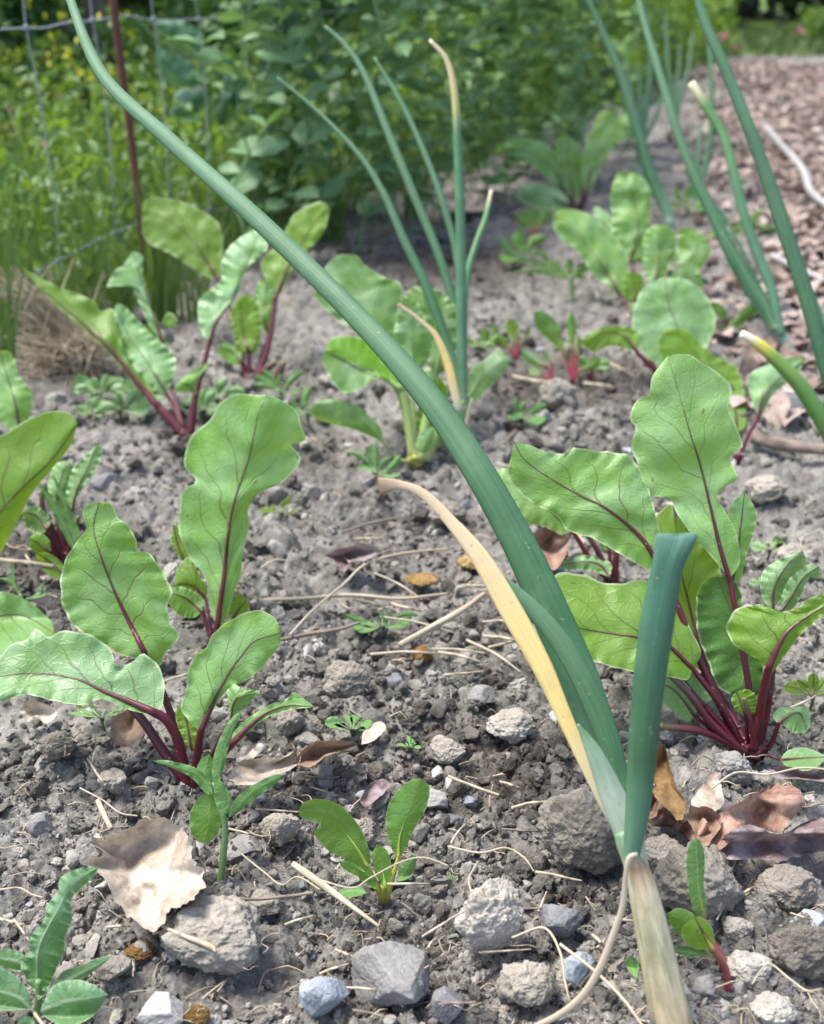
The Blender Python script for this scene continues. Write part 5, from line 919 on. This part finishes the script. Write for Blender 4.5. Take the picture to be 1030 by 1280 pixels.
def dry_tuft():
    e = empty('dry_grass_tuft', G(95, 462), 'withered tan clump of pulled grass and roots below the wire fence at left', 'dry grass'); parts = []
    lc = np.array(e.location); d = float(gd(95, 462))
    for i in range(420):
        a = rng.uniform(0, 6.28); r = rng.uniform(0, .034); up = rng.uniform(.0, .04); st = np.array([r*math.cos(a)*1.6, r*math.sin(a), up]); 
        dv = np.array([rng.normal(0, .024), rng.normal(-.008, .015), rng.normal(.01, .022)]); q = np.array([st, st+dv*.6+rng.normal(0, .006, 3), st+dv*1.3+rng.normal(0, .01, 3)]); q[:, 2] = np.maximum(q[:, 2], .001)
        v, f, u = tube(crom(q, 8), [.0012, .0004], 4, close=False); parts.append((v, f, u, None))
    for i in range(60):
        x = rng.uniform(-.05, .0); q = np.array([[x, 0, .05], [x-.01+rng.normal(0, .01), rng.normal(0, .01), .085], [x-.03+rng.normal(0, .02), rng.normal(0, .02), .12+rng.uniform(-.02, .02)]]); v, f, u = tube(crom(q, 8), [.0016, .0005], 4, close=False); parts.append((v, f, u, None))
    v, f, u, t = cat_mesh(parts); npmesh('straw_strands', v, f, M['straw'], e, u)
dry_tuft()
# =============================================================== fence, stake
def FP(px, py, off=0.):
    """pixel -> point on the vertical fence plane"""
    dr = FW+(px-515)/F*RT-(py-640)/F*UP; m = .42; c0 = -.40*S-.42*1.05*S
    t = (c0+off)/(dr[0]-m*dr[1]); return C0+t*dr
fe = empty('wire_fence', FP(0, 430), 'galvanised wire mesh fence with knotted joints, left of the bed in front of the weeds', 'fence')
def fwire(pts, r=.0011, name='wire'):
    p = crom(np.array([FP(*q) for q in pts]), 10*len(pts)); v, f, u = tube(p, [r, r], 7); return npmesh(name, rel(v, fe), f, M['wire'], fe, u)
fwire([(-160, 45), (-60, 40), (0, 37), (30, 35), (55, 35), (86, 28), (116, 26), (157, 20), (192, 25), (257, 24), (330, 20), (430, 14), (560, 6), (700, -4)], .0013)
fwire([(-120, 420), (-40, 385), (0, 364), (30, 350), (70, 328), (110, 306), (142, 291), (172, 281), (230, 268), (300, 258), (400, 232), (500, 212), (620, 180), (740, 140)], .0013)
VW = [[(-40, 0), (-34, 40), (-20, 200), (-12, 372)], [(28, -20), (33, 36), (48, 110), (58, 180), (68, 250), (75, 325)], [(112, -10), (116, 26), (130, 110), (138, 190), (145, 290)], [(188, -10), (192, 25), (202, 100), (208, 180), (212, 272)], [(240, -10), (248, 25), (257, 120), (260, 200), (262, 262)], [(300, 0), (305, 22), (312, 120), (318, 255)], [(350, 0), (356, 130), (362, 242)], [(400, 0), (408, 120), (414, 230)]]
for w_ in VW: fwire(w_)
fwire([(75, 325), (72, 345), (66, 372), (60, 395)], .0009); fwire([(145, 291), (138, 330), (126, 358), (120, 378)], .0009)
for x, y in ((33, 36), (116, 26), (192, 25), (248, 25), (-12, 372), (72, 327), (145, 291), (212, 272), (262, 262)):
    c = FP(x, y); parts = []
    for k in range(3):
        t = np.linspace(0, 6.28, 12); q = np.stack([np.cos(t)*.0032, np.sin(t)*.0026, (k-1)*.0022+t*.0003], 1); v, f, u = tube(q+c, [.001, .001], 5); parts.append((v, f, u, None))
    v, f, u, _ = cat_mesh(parts); npmesh('knot', rel(v, fe), f, M['wire'], fe, u)
pts = np.array([FP(136, -40, .01), FP(150, 70, .01), FP(165, 180, .01), FP(180, 310, .01), FP(192, 372, .01)]); v, f, u = tube(crom(pts, 120), [.0062], 10)
v2 = v.copy(); k_ = np.arange(len(v)) // 10; 
st = npmesh('steel_stake', v-pts[-1]+(np.sin(k_*2.1)*.0006)[:, None]*np.array([1, 0, 0]), f, M['rust'], None, u); st.location = pts[-1]; tag(st, 'thin rusty steel rod stake standing against the wire fence', 'stake')
# =============================================================== peas
def pea(x, y, h, nn, r, big, group, label, mat='pea', lean=0., seed=0):
    g = np.random.default_rng(seed); e = empty('pea_plant', (x, y, 0), label, 'pea plant', group)
    nodes = []; p = np.array([0., 0, 0]); tp = []; pos = []; dr_ = []; nm_ = []; sc = []
    wob = g.normal(0, .012, (nn+1, 2)); path = np.array([[wob[i, 0]+lean*i/nn*h, wob[i, 1], h*i/nn] for i in range(nn+1)]); 
    v, f, u = tube(crom(path, nn*5), [.0024, .0016], 6); tend = [(v, f, u, None)]
    for i in range(1, nn+1):
        b0 = path[i]; a = g.uniform(0, 6.28)
        for sg in (-1, 1):   # stipules clasping the stem
            d = np.array([math.cos(a+sg*.7), math.sin(a+sg*.7), g.uniform(.1, .8)]); pos.append(b0); dr_.append(d); nm_.append(np.array([-math.cos(a), -math.sin(a), 1.2])+g.normal(0, .3, 3)); sc.append(big*g.uniform(.85, 1.2))
        L = big*g.uniform(1.5, 2.3); pd = np.array([math.cos(a)*.8, math.sin(a)*.8, .55]); end = b0+pd*L
        q = crom(np.array([b0, b0+pd*L*.5+[0, 0, L*.08], end]), 8); v, f, u = tube(q, [.0012, .0008], 5); tend.append((v, f, u, None))
        for k in range(2):
            c = q[3+k*3]; s = np.cross(pd, [0, 0, 1.]); s /= np.linalg.norm(s)
            for sg in (-1, 1): pos.append(c); dr_.append(s*sg+pd*.5+g.normal(0, .25, 3)); nm_.append(np.array([0, 0, 1.])+g.normal(0, .5, 3)); sc.append(big*g.uniform(.6, 1.0))
        a0 = g.uniform(0, 6.28); t = np.linspace(0, 7, 16); cq = end+pd*(t[:, None]*.10*L)+np.stack([np.cos(t+a0), np.sin(t+a0), np.sin(t*.7)], 1)*.05*L*(t[:, None]/5); v, f, u = tube(cq, [.0007, .0004], 4); tend.append((v, f, u, None))
    R = frames(np.array(dr_), np.array(nm_)); sc = np.array(sc); S3 = sc[:, None]*np.array([1.25, 1, 1.0]); 
    v, f, u, t = scatter(LT_V, LT_T, np.array(pos), R, S3, g.random(len(sc)), LT_U); npmesh('foliage', v, f, M[mat], e, u, tone=t)
    v, f, u, _ = cat_mesh(tend); npmesh('stem', v, f, M['greenstem'], e, u)
rp = random.Random(3); PG = 'pea plants climbing along the fence'
near = [(1.93, .10, .62, .066), (2.0, .17, .66, .068), (2.06, .26, .62, .064), (2.12, .14, .7, .062), (2.2, .30, .66, .06)]
for i, (y, dx, h, big) in enumerate(near): pea(fence_x(y)+dx-.03, y, h, 10, None, big, PG, 'broad leaved pea plant nearest the rusty stake, climbing beside the wire fence', seed=60+i, lean=.05)
for i in range(66):
    y = 2.15+3.5*(i/66)**1.25; x = fence_x(y)+(rp.uniform(-.10, .30)*(1+.12*y) if y < 3.6 else rp.uniform(-.4, .12)); 
    pea(x, y, rp.uniform(.5, .85)+.05*y, 17, None, rp.uniform(.030, .055), PG, 'dense bushy pea plant farther along the fence', mat=('pea_far', 'pea', 'pea_far')[i % 3] if y < 2.9 else ('pea_light', 'pea_light', 'pea')[i % 3], seed=100+i)
b = Plant('pea_plant', (338, 275), 'sharpest pea plant with big blue green paired leaves left of the tan tipped onion', 'pea plant', PG)
b.tube('stem', [(338, 278), (334, 220), (330, 170), (326, 110), (332, 60), (340, 0), (345, -40)], (6, 7, 6), 'greenstem', k=-.45, n=8)
PL = [((342, 48), (352, -18), 40, 8), ((332, 60), (310, 2), 34, -6), ((326, 148), (283, 70), 30, -8), ((330, 148), (330, 60), 32, 6), ((330, 205), (309, 150), 26, -4), ((334, 208), (364, 150), 28, 6), ((330, 262), (312, 212), 26, -4), ((336, 262), (352, 206), 26, 5), ((262, 75), (192, 30), 34, 8), ((250, 105), (195, 60), 38, -6), ((262, 112), (215, 150), 40, 4), ((300, 108), (268, 160), 34, 5), ((340, 30), (392, -6), 34, -4), ((352, 60), (402, 100), 26, 4), ((215, 180), (160, 225), 22, 4), ((348, 185), (395, 160), 24, 3)]
for (x0, y0), (x1, y1), w_, bend in PL:
    dx, dy = x1-x0, y1-y0; L_ = math.hypot(dx, dy); nx, ny = -dy/L_, dx/L_
    prof = [(.08, .4), (.25, .85), (.45, 1), (.65, .9), (.85, .55), (.95, .25)]
    mk = lambda sg: [(x0+dx*t+nx*(bend*4*t*(1-t)+sg*h*w_/2), y0+dy*t+ny*(bend*4*t*(1-t)+sg*h*w_/2)) for t, h in prof]
    b.blade([(x0+dx*t+nx*bend*4*t*(1-t), y0+dy*t+ny*bend*4*t*(1-t)) for t in (0, .3, .6, 1)], mk(1), mk(-1), 'pea_big', k=-.4, off=-.06, eL=.5, eR=.35, ruf=.01, nruf=3, stalk=None, nu=28, nv=12)
for p_ in ([(328, 148), (290, 100), (250, 88), (222, 60)], [(332, 100), (280, 92), (200, 50), (170, 20)], [(332, 40), (370, 20), (400, -10)], [(334, 150), (345, 110), (372, 66), (410, 30)], [(334, 210), (380, 190), (410, 160)]): b.tube('petiole', p_, (4, 2), 'greenstem', k=-.4, off=-.05, n=6, nseg=24)
# =============================================================== vegetation behind
def stuff_leaves(name, n, fx, mat, szr, tmpl=(LT_V, LT_T, LT_U), upright=.3, tonefn=None):
    pos = fx(n); d = rng.normal(size=(len(pos), 3)); d[:, 2] += upright*3; nr = rng.normal(size=(len(pos), 3)); nr[:, 2] += 1.
    v, f, u, t = scatter(tmpl[0], tmpl[1], pos, frames(d, nr), rng.uniform(*szr, len(pos))*(.75+.10*pos[:, 1]), rng.random(len(pos)), tmpl[2]); o = npmesh(name, v, f, M[mat], None, u, tone=t); return tag(o, kind='stuff')
def behind(dmin, dmax, y0, y1, zf):
    def fx(n):
        y = y0+(y1-y0)*rng.random(n)**1.3; off = dmin+(dmax-dmin)*rng.random(n)**1.4; x = fence_x(y)-off*(.4+.35*y); return np.stack([x, y, zf(x, y, rng.random(n))], 1)
    return fx
def near_edge(n):
    y = rng.uniform(.9, 5, n); x = fence_x(y)-.02+rng.normal(0, .06, n); return np.stack([x, y, rng.random(n)**2*.05], 1)
GBU = np.stack([GB_V[:, 1], np.full(7, .2)], 1)
stuff_leaves('grass', 9000, near_edge, 'grass', (.02, .06), (GB_V, GB_T, GBU), 1.0)
stuff_leaves('meadow_undergrowth', 46000, behind(.0, 2.2, 1.0, 7, lambda x, y, r: r**1.1*(.13+.045*y)), 'meadow', (.014, .038))
stuff_leaves('meadow_grass', 5000, behind(.0, 2.0, 1.0, 7, lambda x, y, r: r**2*.1), 'grass', (.06, .20), (GB_V, GB_T, GBU), 1.6)
def flowers(n):
    m = 60; cy = 1.8+3.5*rng.random(m); cx = fence_x(cy)-(.4+1.3*rng.random(m))*(.3+.3*cy); cz = rng.uniform(.1, .36, m); q = rng.integers(0, m, n); return np.stack([cx[q]+rng.normal(0, .07, n), cy[q]+rng.normal(0, .07, n), np.maximum(cz[q]+rng.normal(0, .04, n), .03)], 1)
stuff_leaves('yellow_flowers', 1100, flowers, 'yellow', (.012, .022))
stuff_leaves('pink_flowers', 60, lambda n: np.stack([rng.normal(-1.0, .15, n), rng.normal(2.6, .2, n), rng.uniform(.08, .2, n)], 1), 'pinkp', (.012, .02))
def blade_tuft(base, n, hpx, label, spread=.35, mat='grass', wpx=6, name='grass_tuft'):
    D = float(gd(*base)); e = empty(name, W(*base, D), label, 'grass'); v_ = []; g = np.random.default_rng(int(base[0]*3+7))
    for i in range(n):
        H = hpx*D/F*g.uniform(.55, 1.1); a = g.uniform(0, 6.28); l = g.normal(0, spread); w = wpx*D/F*g.uniform(.5, 1.1); o = np.array([g.normal(0, .012), g.normal(0, .012), 0]); t = np.linspace(0, 1, 9)
        c = o+np.stack([l*H*t**1.7, g.normal(0, .15)*H*t**1.5, H*t*(1-.18*abs(l)*t)], 1); s = np.array([math.cos(a), math.sin(a)*.5, 0]); wd = w*(1-t**2.2)*.5+.0001
        vv = np.concatenate([c-s*wd[:, None], c+np.array([0, .15, 0])*w, c+s*wd[:, None]]); f = [[k+9*q, k+9*q+1, k+9*(q+1)+1, k+9*(q+1)] for k in range(8) for q in (0, 1)]
        v_.append((vv, [np.array(f)], np.stack([np.tile(t, 3), np.repeat([0, .5, 1], 9)], 1), np.full(27, g.random())))
    v, f, u, t = cat_mesh(v_); npmesh('blades', v, f, M[mat], e, u, tone=t)
blade_tuft((206, 400), 34, 185, 'tuft of long light green grass beside the foot of the rusty stake', .16, wpx=8)
blade_tuft((8, 500), 12, 270, 'tall grass rising at the left edge before the fence', .2, wpx=7)
blade_tuft((44, 440), 9, 230, 'tall seeding grass right of the left edge before the fence', .25, wpx=5)
blade_tuft((250, 400), 22, 120, 'short grass tuft under the big rounded beet leaf', .3, wpx=6)
blade_tuft((20, 450), 16, 300, 'loose long grass blades right at the left edge of the bed', .4, wpx=4)
blade_tuft((110, 430), 14, 200, 'sparse long grass blades behind the dry grass tuft', .4, wpx=4)
blade_tuft((290, 330), 24, 90, 'low grass behind the big rounded beet leaf', .4, wpx=5)
blade_tuft((520, 270), 24, 90, 'low grass under the pea plants behind the tan tipped onion', .4, wpx=5)
blade_tuft((150, 400), 26, 120, 'fine grass tuft under the bottom fence wire', .35, wpx=5)
blade_tuft((420, 300), 24, 130, 'grass tuft at the foot of the pea plants behind the pale plant', .3, wpx=6)
b = Plant('weed', (92, 702), 'two long grass blades standing in the left edge beet', 'grass')
b.blade([(95, 690), (74, 645), (42, 595)], [(86, 680), (62, 635)], [(98, 672), (78, 635)], 'weed', k=-.1, off=-.02, stalk=None, nu=30, nv=8); b.blade([(97, 690), (84, 640), (65, 590)], [(90, 670), (76, 630)], [(99, 665), (84, 625)], 'weed', k=-.1, off=-.025, stalk=None, nu=30, nv=8)
def pinky(): pass
def crown_tree(name, x, y, h, r, mat, label, cat, group=None, n=2600, leaf=.05, seed=0, trunk_h=.3):
    g = np.random.default_rng(seed); e = empty(name, (x, y, 0), label, cat, group); cl = []
    tp = crom(np.array([[0, 0, -.05], [g.normal(0, .04)*h, 0, h*.35], [g.normal(0, .05)*h, g.normal(0, .05)*h, h*.85]]), 14); v, f, u = tube(tp, [r*.09, r*.02], 8); tr = [(v, f, u, None)]
    for i in range(16):
        a = g.uniform(0, 6.28); z = h*g.uniform(trunk_h, .95); rr = r*(1-abs(z/h-.6)*.9)*g.uniform(.4, .95); c = np.array([math.cos(a)*rr, math.sin(a)*rr, z]); cl.append((c, r*g.uniform(.22, .42)))
        q = crom(np.array([[0, 0, z*.55], c*.5+[0, 0, z*.3], c]), 8); v, f, u = tube(q, [r*.03, r*.008], 5); tr.append((v, f, u, None))
    v, f, u, _ = cat_mesh(tr); npmesh('trunk', v, f, M['twig'], e, u); k = g.integers(0, len(cl), n); cc = np.array([c[0] for c in cl])[k]; cr = np.array([c[1] for c in cl])[k]
    d = g.normal(size=(n, 3)); d /= np.linalg.norm(d, axis=1)[:, None]; pos = cc+d*cr[:, None]*(g.random(n)**.45)[:, None]; pos[:, 2] = np.maximum(pos[:, 2], .02)
    v, f, u, t = scatter(LT_V, LT_T, pos, frames(g.normal(size=(n, 3))+d*.6, g.normal(size=(n, 3))+[0, 0, 1]), leaf*g.uniform(.6, 1.3, n), np.clip(g.random(n)*.6+g.random(len(cl))[k]*.4, 0, 1), LT_U); npmesh('crown', v, f, M[mat], e, u, tone=t)
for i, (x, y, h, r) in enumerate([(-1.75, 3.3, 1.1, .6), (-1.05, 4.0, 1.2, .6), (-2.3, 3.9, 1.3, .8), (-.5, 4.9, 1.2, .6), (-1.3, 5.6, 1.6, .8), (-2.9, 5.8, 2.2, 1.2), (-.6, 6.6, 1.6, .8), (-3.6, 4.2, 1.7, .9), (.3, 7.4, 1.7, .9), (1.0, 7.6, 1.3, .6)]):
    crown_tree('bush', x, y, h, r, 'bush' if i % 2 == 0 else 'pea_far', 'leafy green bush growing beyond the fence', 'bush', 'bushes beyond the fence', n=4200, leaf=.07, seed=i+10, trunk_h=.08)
for i, (x, y, h, r) in enumerate([(3.25, 9.2, .42, .3), (3.7, 9.6, .5, .35), (4.6, 9.2, .5, .4), (4.1, 8.6, .3, .3)]):
    crown_tree('shrub', x, y, h*.8, r, 'treelight', 'pale green shrub on the grass at the far end of the bed', 'shrub', 'pale shrubs on the far grass', n=900, leaf=.04, seed=i+40, trunk_h=.12)
for i in range(34):
    x = -20+i*1.3+random.uniform(-.5, .5); y = 12.5+random.uniform(-1.2, 6)+abs(x)*.1; h = random.uniform(5, 8)
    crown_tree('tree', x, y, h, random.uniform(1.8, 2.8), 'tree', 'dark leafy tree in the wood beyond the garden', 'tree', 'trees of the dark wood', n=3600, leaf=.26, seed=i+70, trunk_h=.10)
def wood(n):
    x = rng.uniform(-30, 34, n); y = 11+rng.random(n)*9; return np.stack([x, y, rng.random(n)**1.3*4], 1)
def lawn(n):
    y = 7.2+4*rng.random(n); x = fence_x(y)+rng.uniform(-4, 9, n); z = height(x, y); return np.stack([x, y, z], 1)
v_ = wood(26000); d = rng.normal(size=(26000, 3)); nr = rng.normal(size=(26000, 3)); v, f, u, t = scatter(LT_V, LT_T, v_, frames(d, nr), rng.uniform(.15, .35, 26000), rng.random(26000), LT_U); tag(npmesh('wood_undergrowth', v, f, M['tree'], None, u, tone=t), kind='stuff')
v_ = lawn(16000); d = rng.normal(size=(16000, 3)); d[:, 2] += 2.2; nr = rng.normal(size=(16000, 3)); v, f, u, t = scatter(GB_V, GB_T, v_, frames(d, nr), np.stack([rng.uniform(.3, .8, 16000)]*1+[rng.uniform(.04, .12, 16000)]+[rng.uniform(.05, .1, 16000)], 1), rng.random(16000), GBU); tag(npmesh('lawn_grass', v, f, M['lawn'], None, u, tone=t), kind='stuff')
def row_end(n):
    y = 4.6+2.6*rng.random(n); x = fence_x(y)+rng.uniform(-1.0, .12, n); return np.stack([x, y, rng.random(n)**1.5*.4], 1)
stuff_leaves('row_end_weeds', 6000, row_end, 'treelight', (.03, .06))
# leaf litter on the path at the right
def litter():
    n = 12000; y = 1.15+5.2*rng.random(n)**1.1; edge = .50+.20*(y-1.15)+.05*np.sin(y*3); x = edge+rng.gamma(1.6, .32, n)*(.6+.25*y); x = x-rng.random(n)**3*.25; z = height(x, y)+rng.uniform(.002, .016, n)
    tv = LT_V*np.array([1.5, 1, 2.2]); tv = tv-[0, .5, 0]; d = rng.normal(size=(n, 3)); d[:, 2] *= .35; nr = rng.normal(0, .35, (n, 3)); nr[:, 2] += 1
    v, f, u, t = scatter(tv, LT_T, np.stack([x, y, z], 1), frames(d, nr), rng.uniform(.018, .05, n), rng.random(n), LT_U); uvm = v[:, :2]; tag(npmesh('leaf_litter', v, f, M['litter'], None, u, uvm, tone=t), kind='stuff')
litter()
for i, (x, y) in enumerate([(905, 46), (1000, 38), (918, 60)]):
    p = W(x, y, 5.5+i*.6); e = empty('flower', (p[0], p[1], 0), 'red flower on a thin stem in the far grass', 'flower', 'red flowers in the far grass'); v, f, u = tube(crom(np.array([[0, 0, 0], [.01, 0, p[2]*.5], [0, 0, p[2]]]), 10), [.005, .004], 6); npmesh('stem', v, f, M['greenstem'], e, u)
    n_ = 14; d = rng.normal(size=(n_, 3)); v, f, u, t = scatter(LT_V, LT_T, np.tile([0, 0, p[2]], (n_, 1)), frames(d, rng.normal(size=(n_, 3))), np.full(n_, .028), rng.random(n_), LT_U); npmesh('petals', v, f, M['pinkp'], e, u, tone=t)
# =============================================================== camera, light
cam = bpy.data.cameras.new('camera'); co = bpy.data.objects.new('camera', cam); COL.objects.link(co); co.location = (0, 0, Hc); co.rotation_euler = (math.pi/2-P, 0, 0)
cam.sensor_fit = 'VERTICAL'; cam.sensor_height = 24; cam.sensor_width = 24; cam.lens = 24*F/1280; cam.clip_start = .01; cam.clip_end = 1500
cam.dof.use_dof = True; cam.dof.focus_distance = .63; cam.dof.aperture_fstop = (cam.lens/1000)/.0048; SC.camera = co
w = bpy.data.worlds.new('World'); SC.world = w; w.use_nodes = True; nt = w.node_tree; bg = nt.nodes['Background']; sk = nt.nodes.new('ShaderNodeTexSky'); sk.sky_type = 'NISHITA'; sk.sun_disc = False
EL, AZ = math.radians(68), math.radians(-80)     # azimuth from +Y (ahead) towards -X
sk.sun_elevation = EL; sk.sun_rotation = AZ; sk.air_density = 1.0; sk.dust_density = 3.0; sk.altitude = 100
nt.links.new(sk.outputs[0], bg.inputs[0]); bg.inputs[1].default_value = .14
sl = bpy.data.lights.new('sun', 'SUN'); so = bpy.data.objects.new('sun', sl); COL.objects.link(so); sl.energy = 2.5; sl.angle = math.radians(20); sl.color = (1, .97, .90)
dirv = Vector((math.sin(AZ)*math.cos(EL), math.cos(AZ)*math.cos(EL), math.sin(EL))); so.rotation_euler = dirv.to_track_quat('Z', 'Y').to_euler(); so.location = (0, 0, 4)
SC.view_settings.view_transform = 'Standard'; SC.view_settings.look = 'None'; SC.view_settings.exposure = 1.46; SC.view_settings.gamma = 1
SC.cycles.max_bounces = 8; SC.cycles.transparent_max_bounces = 4; SC.cycles.use_denoising = True
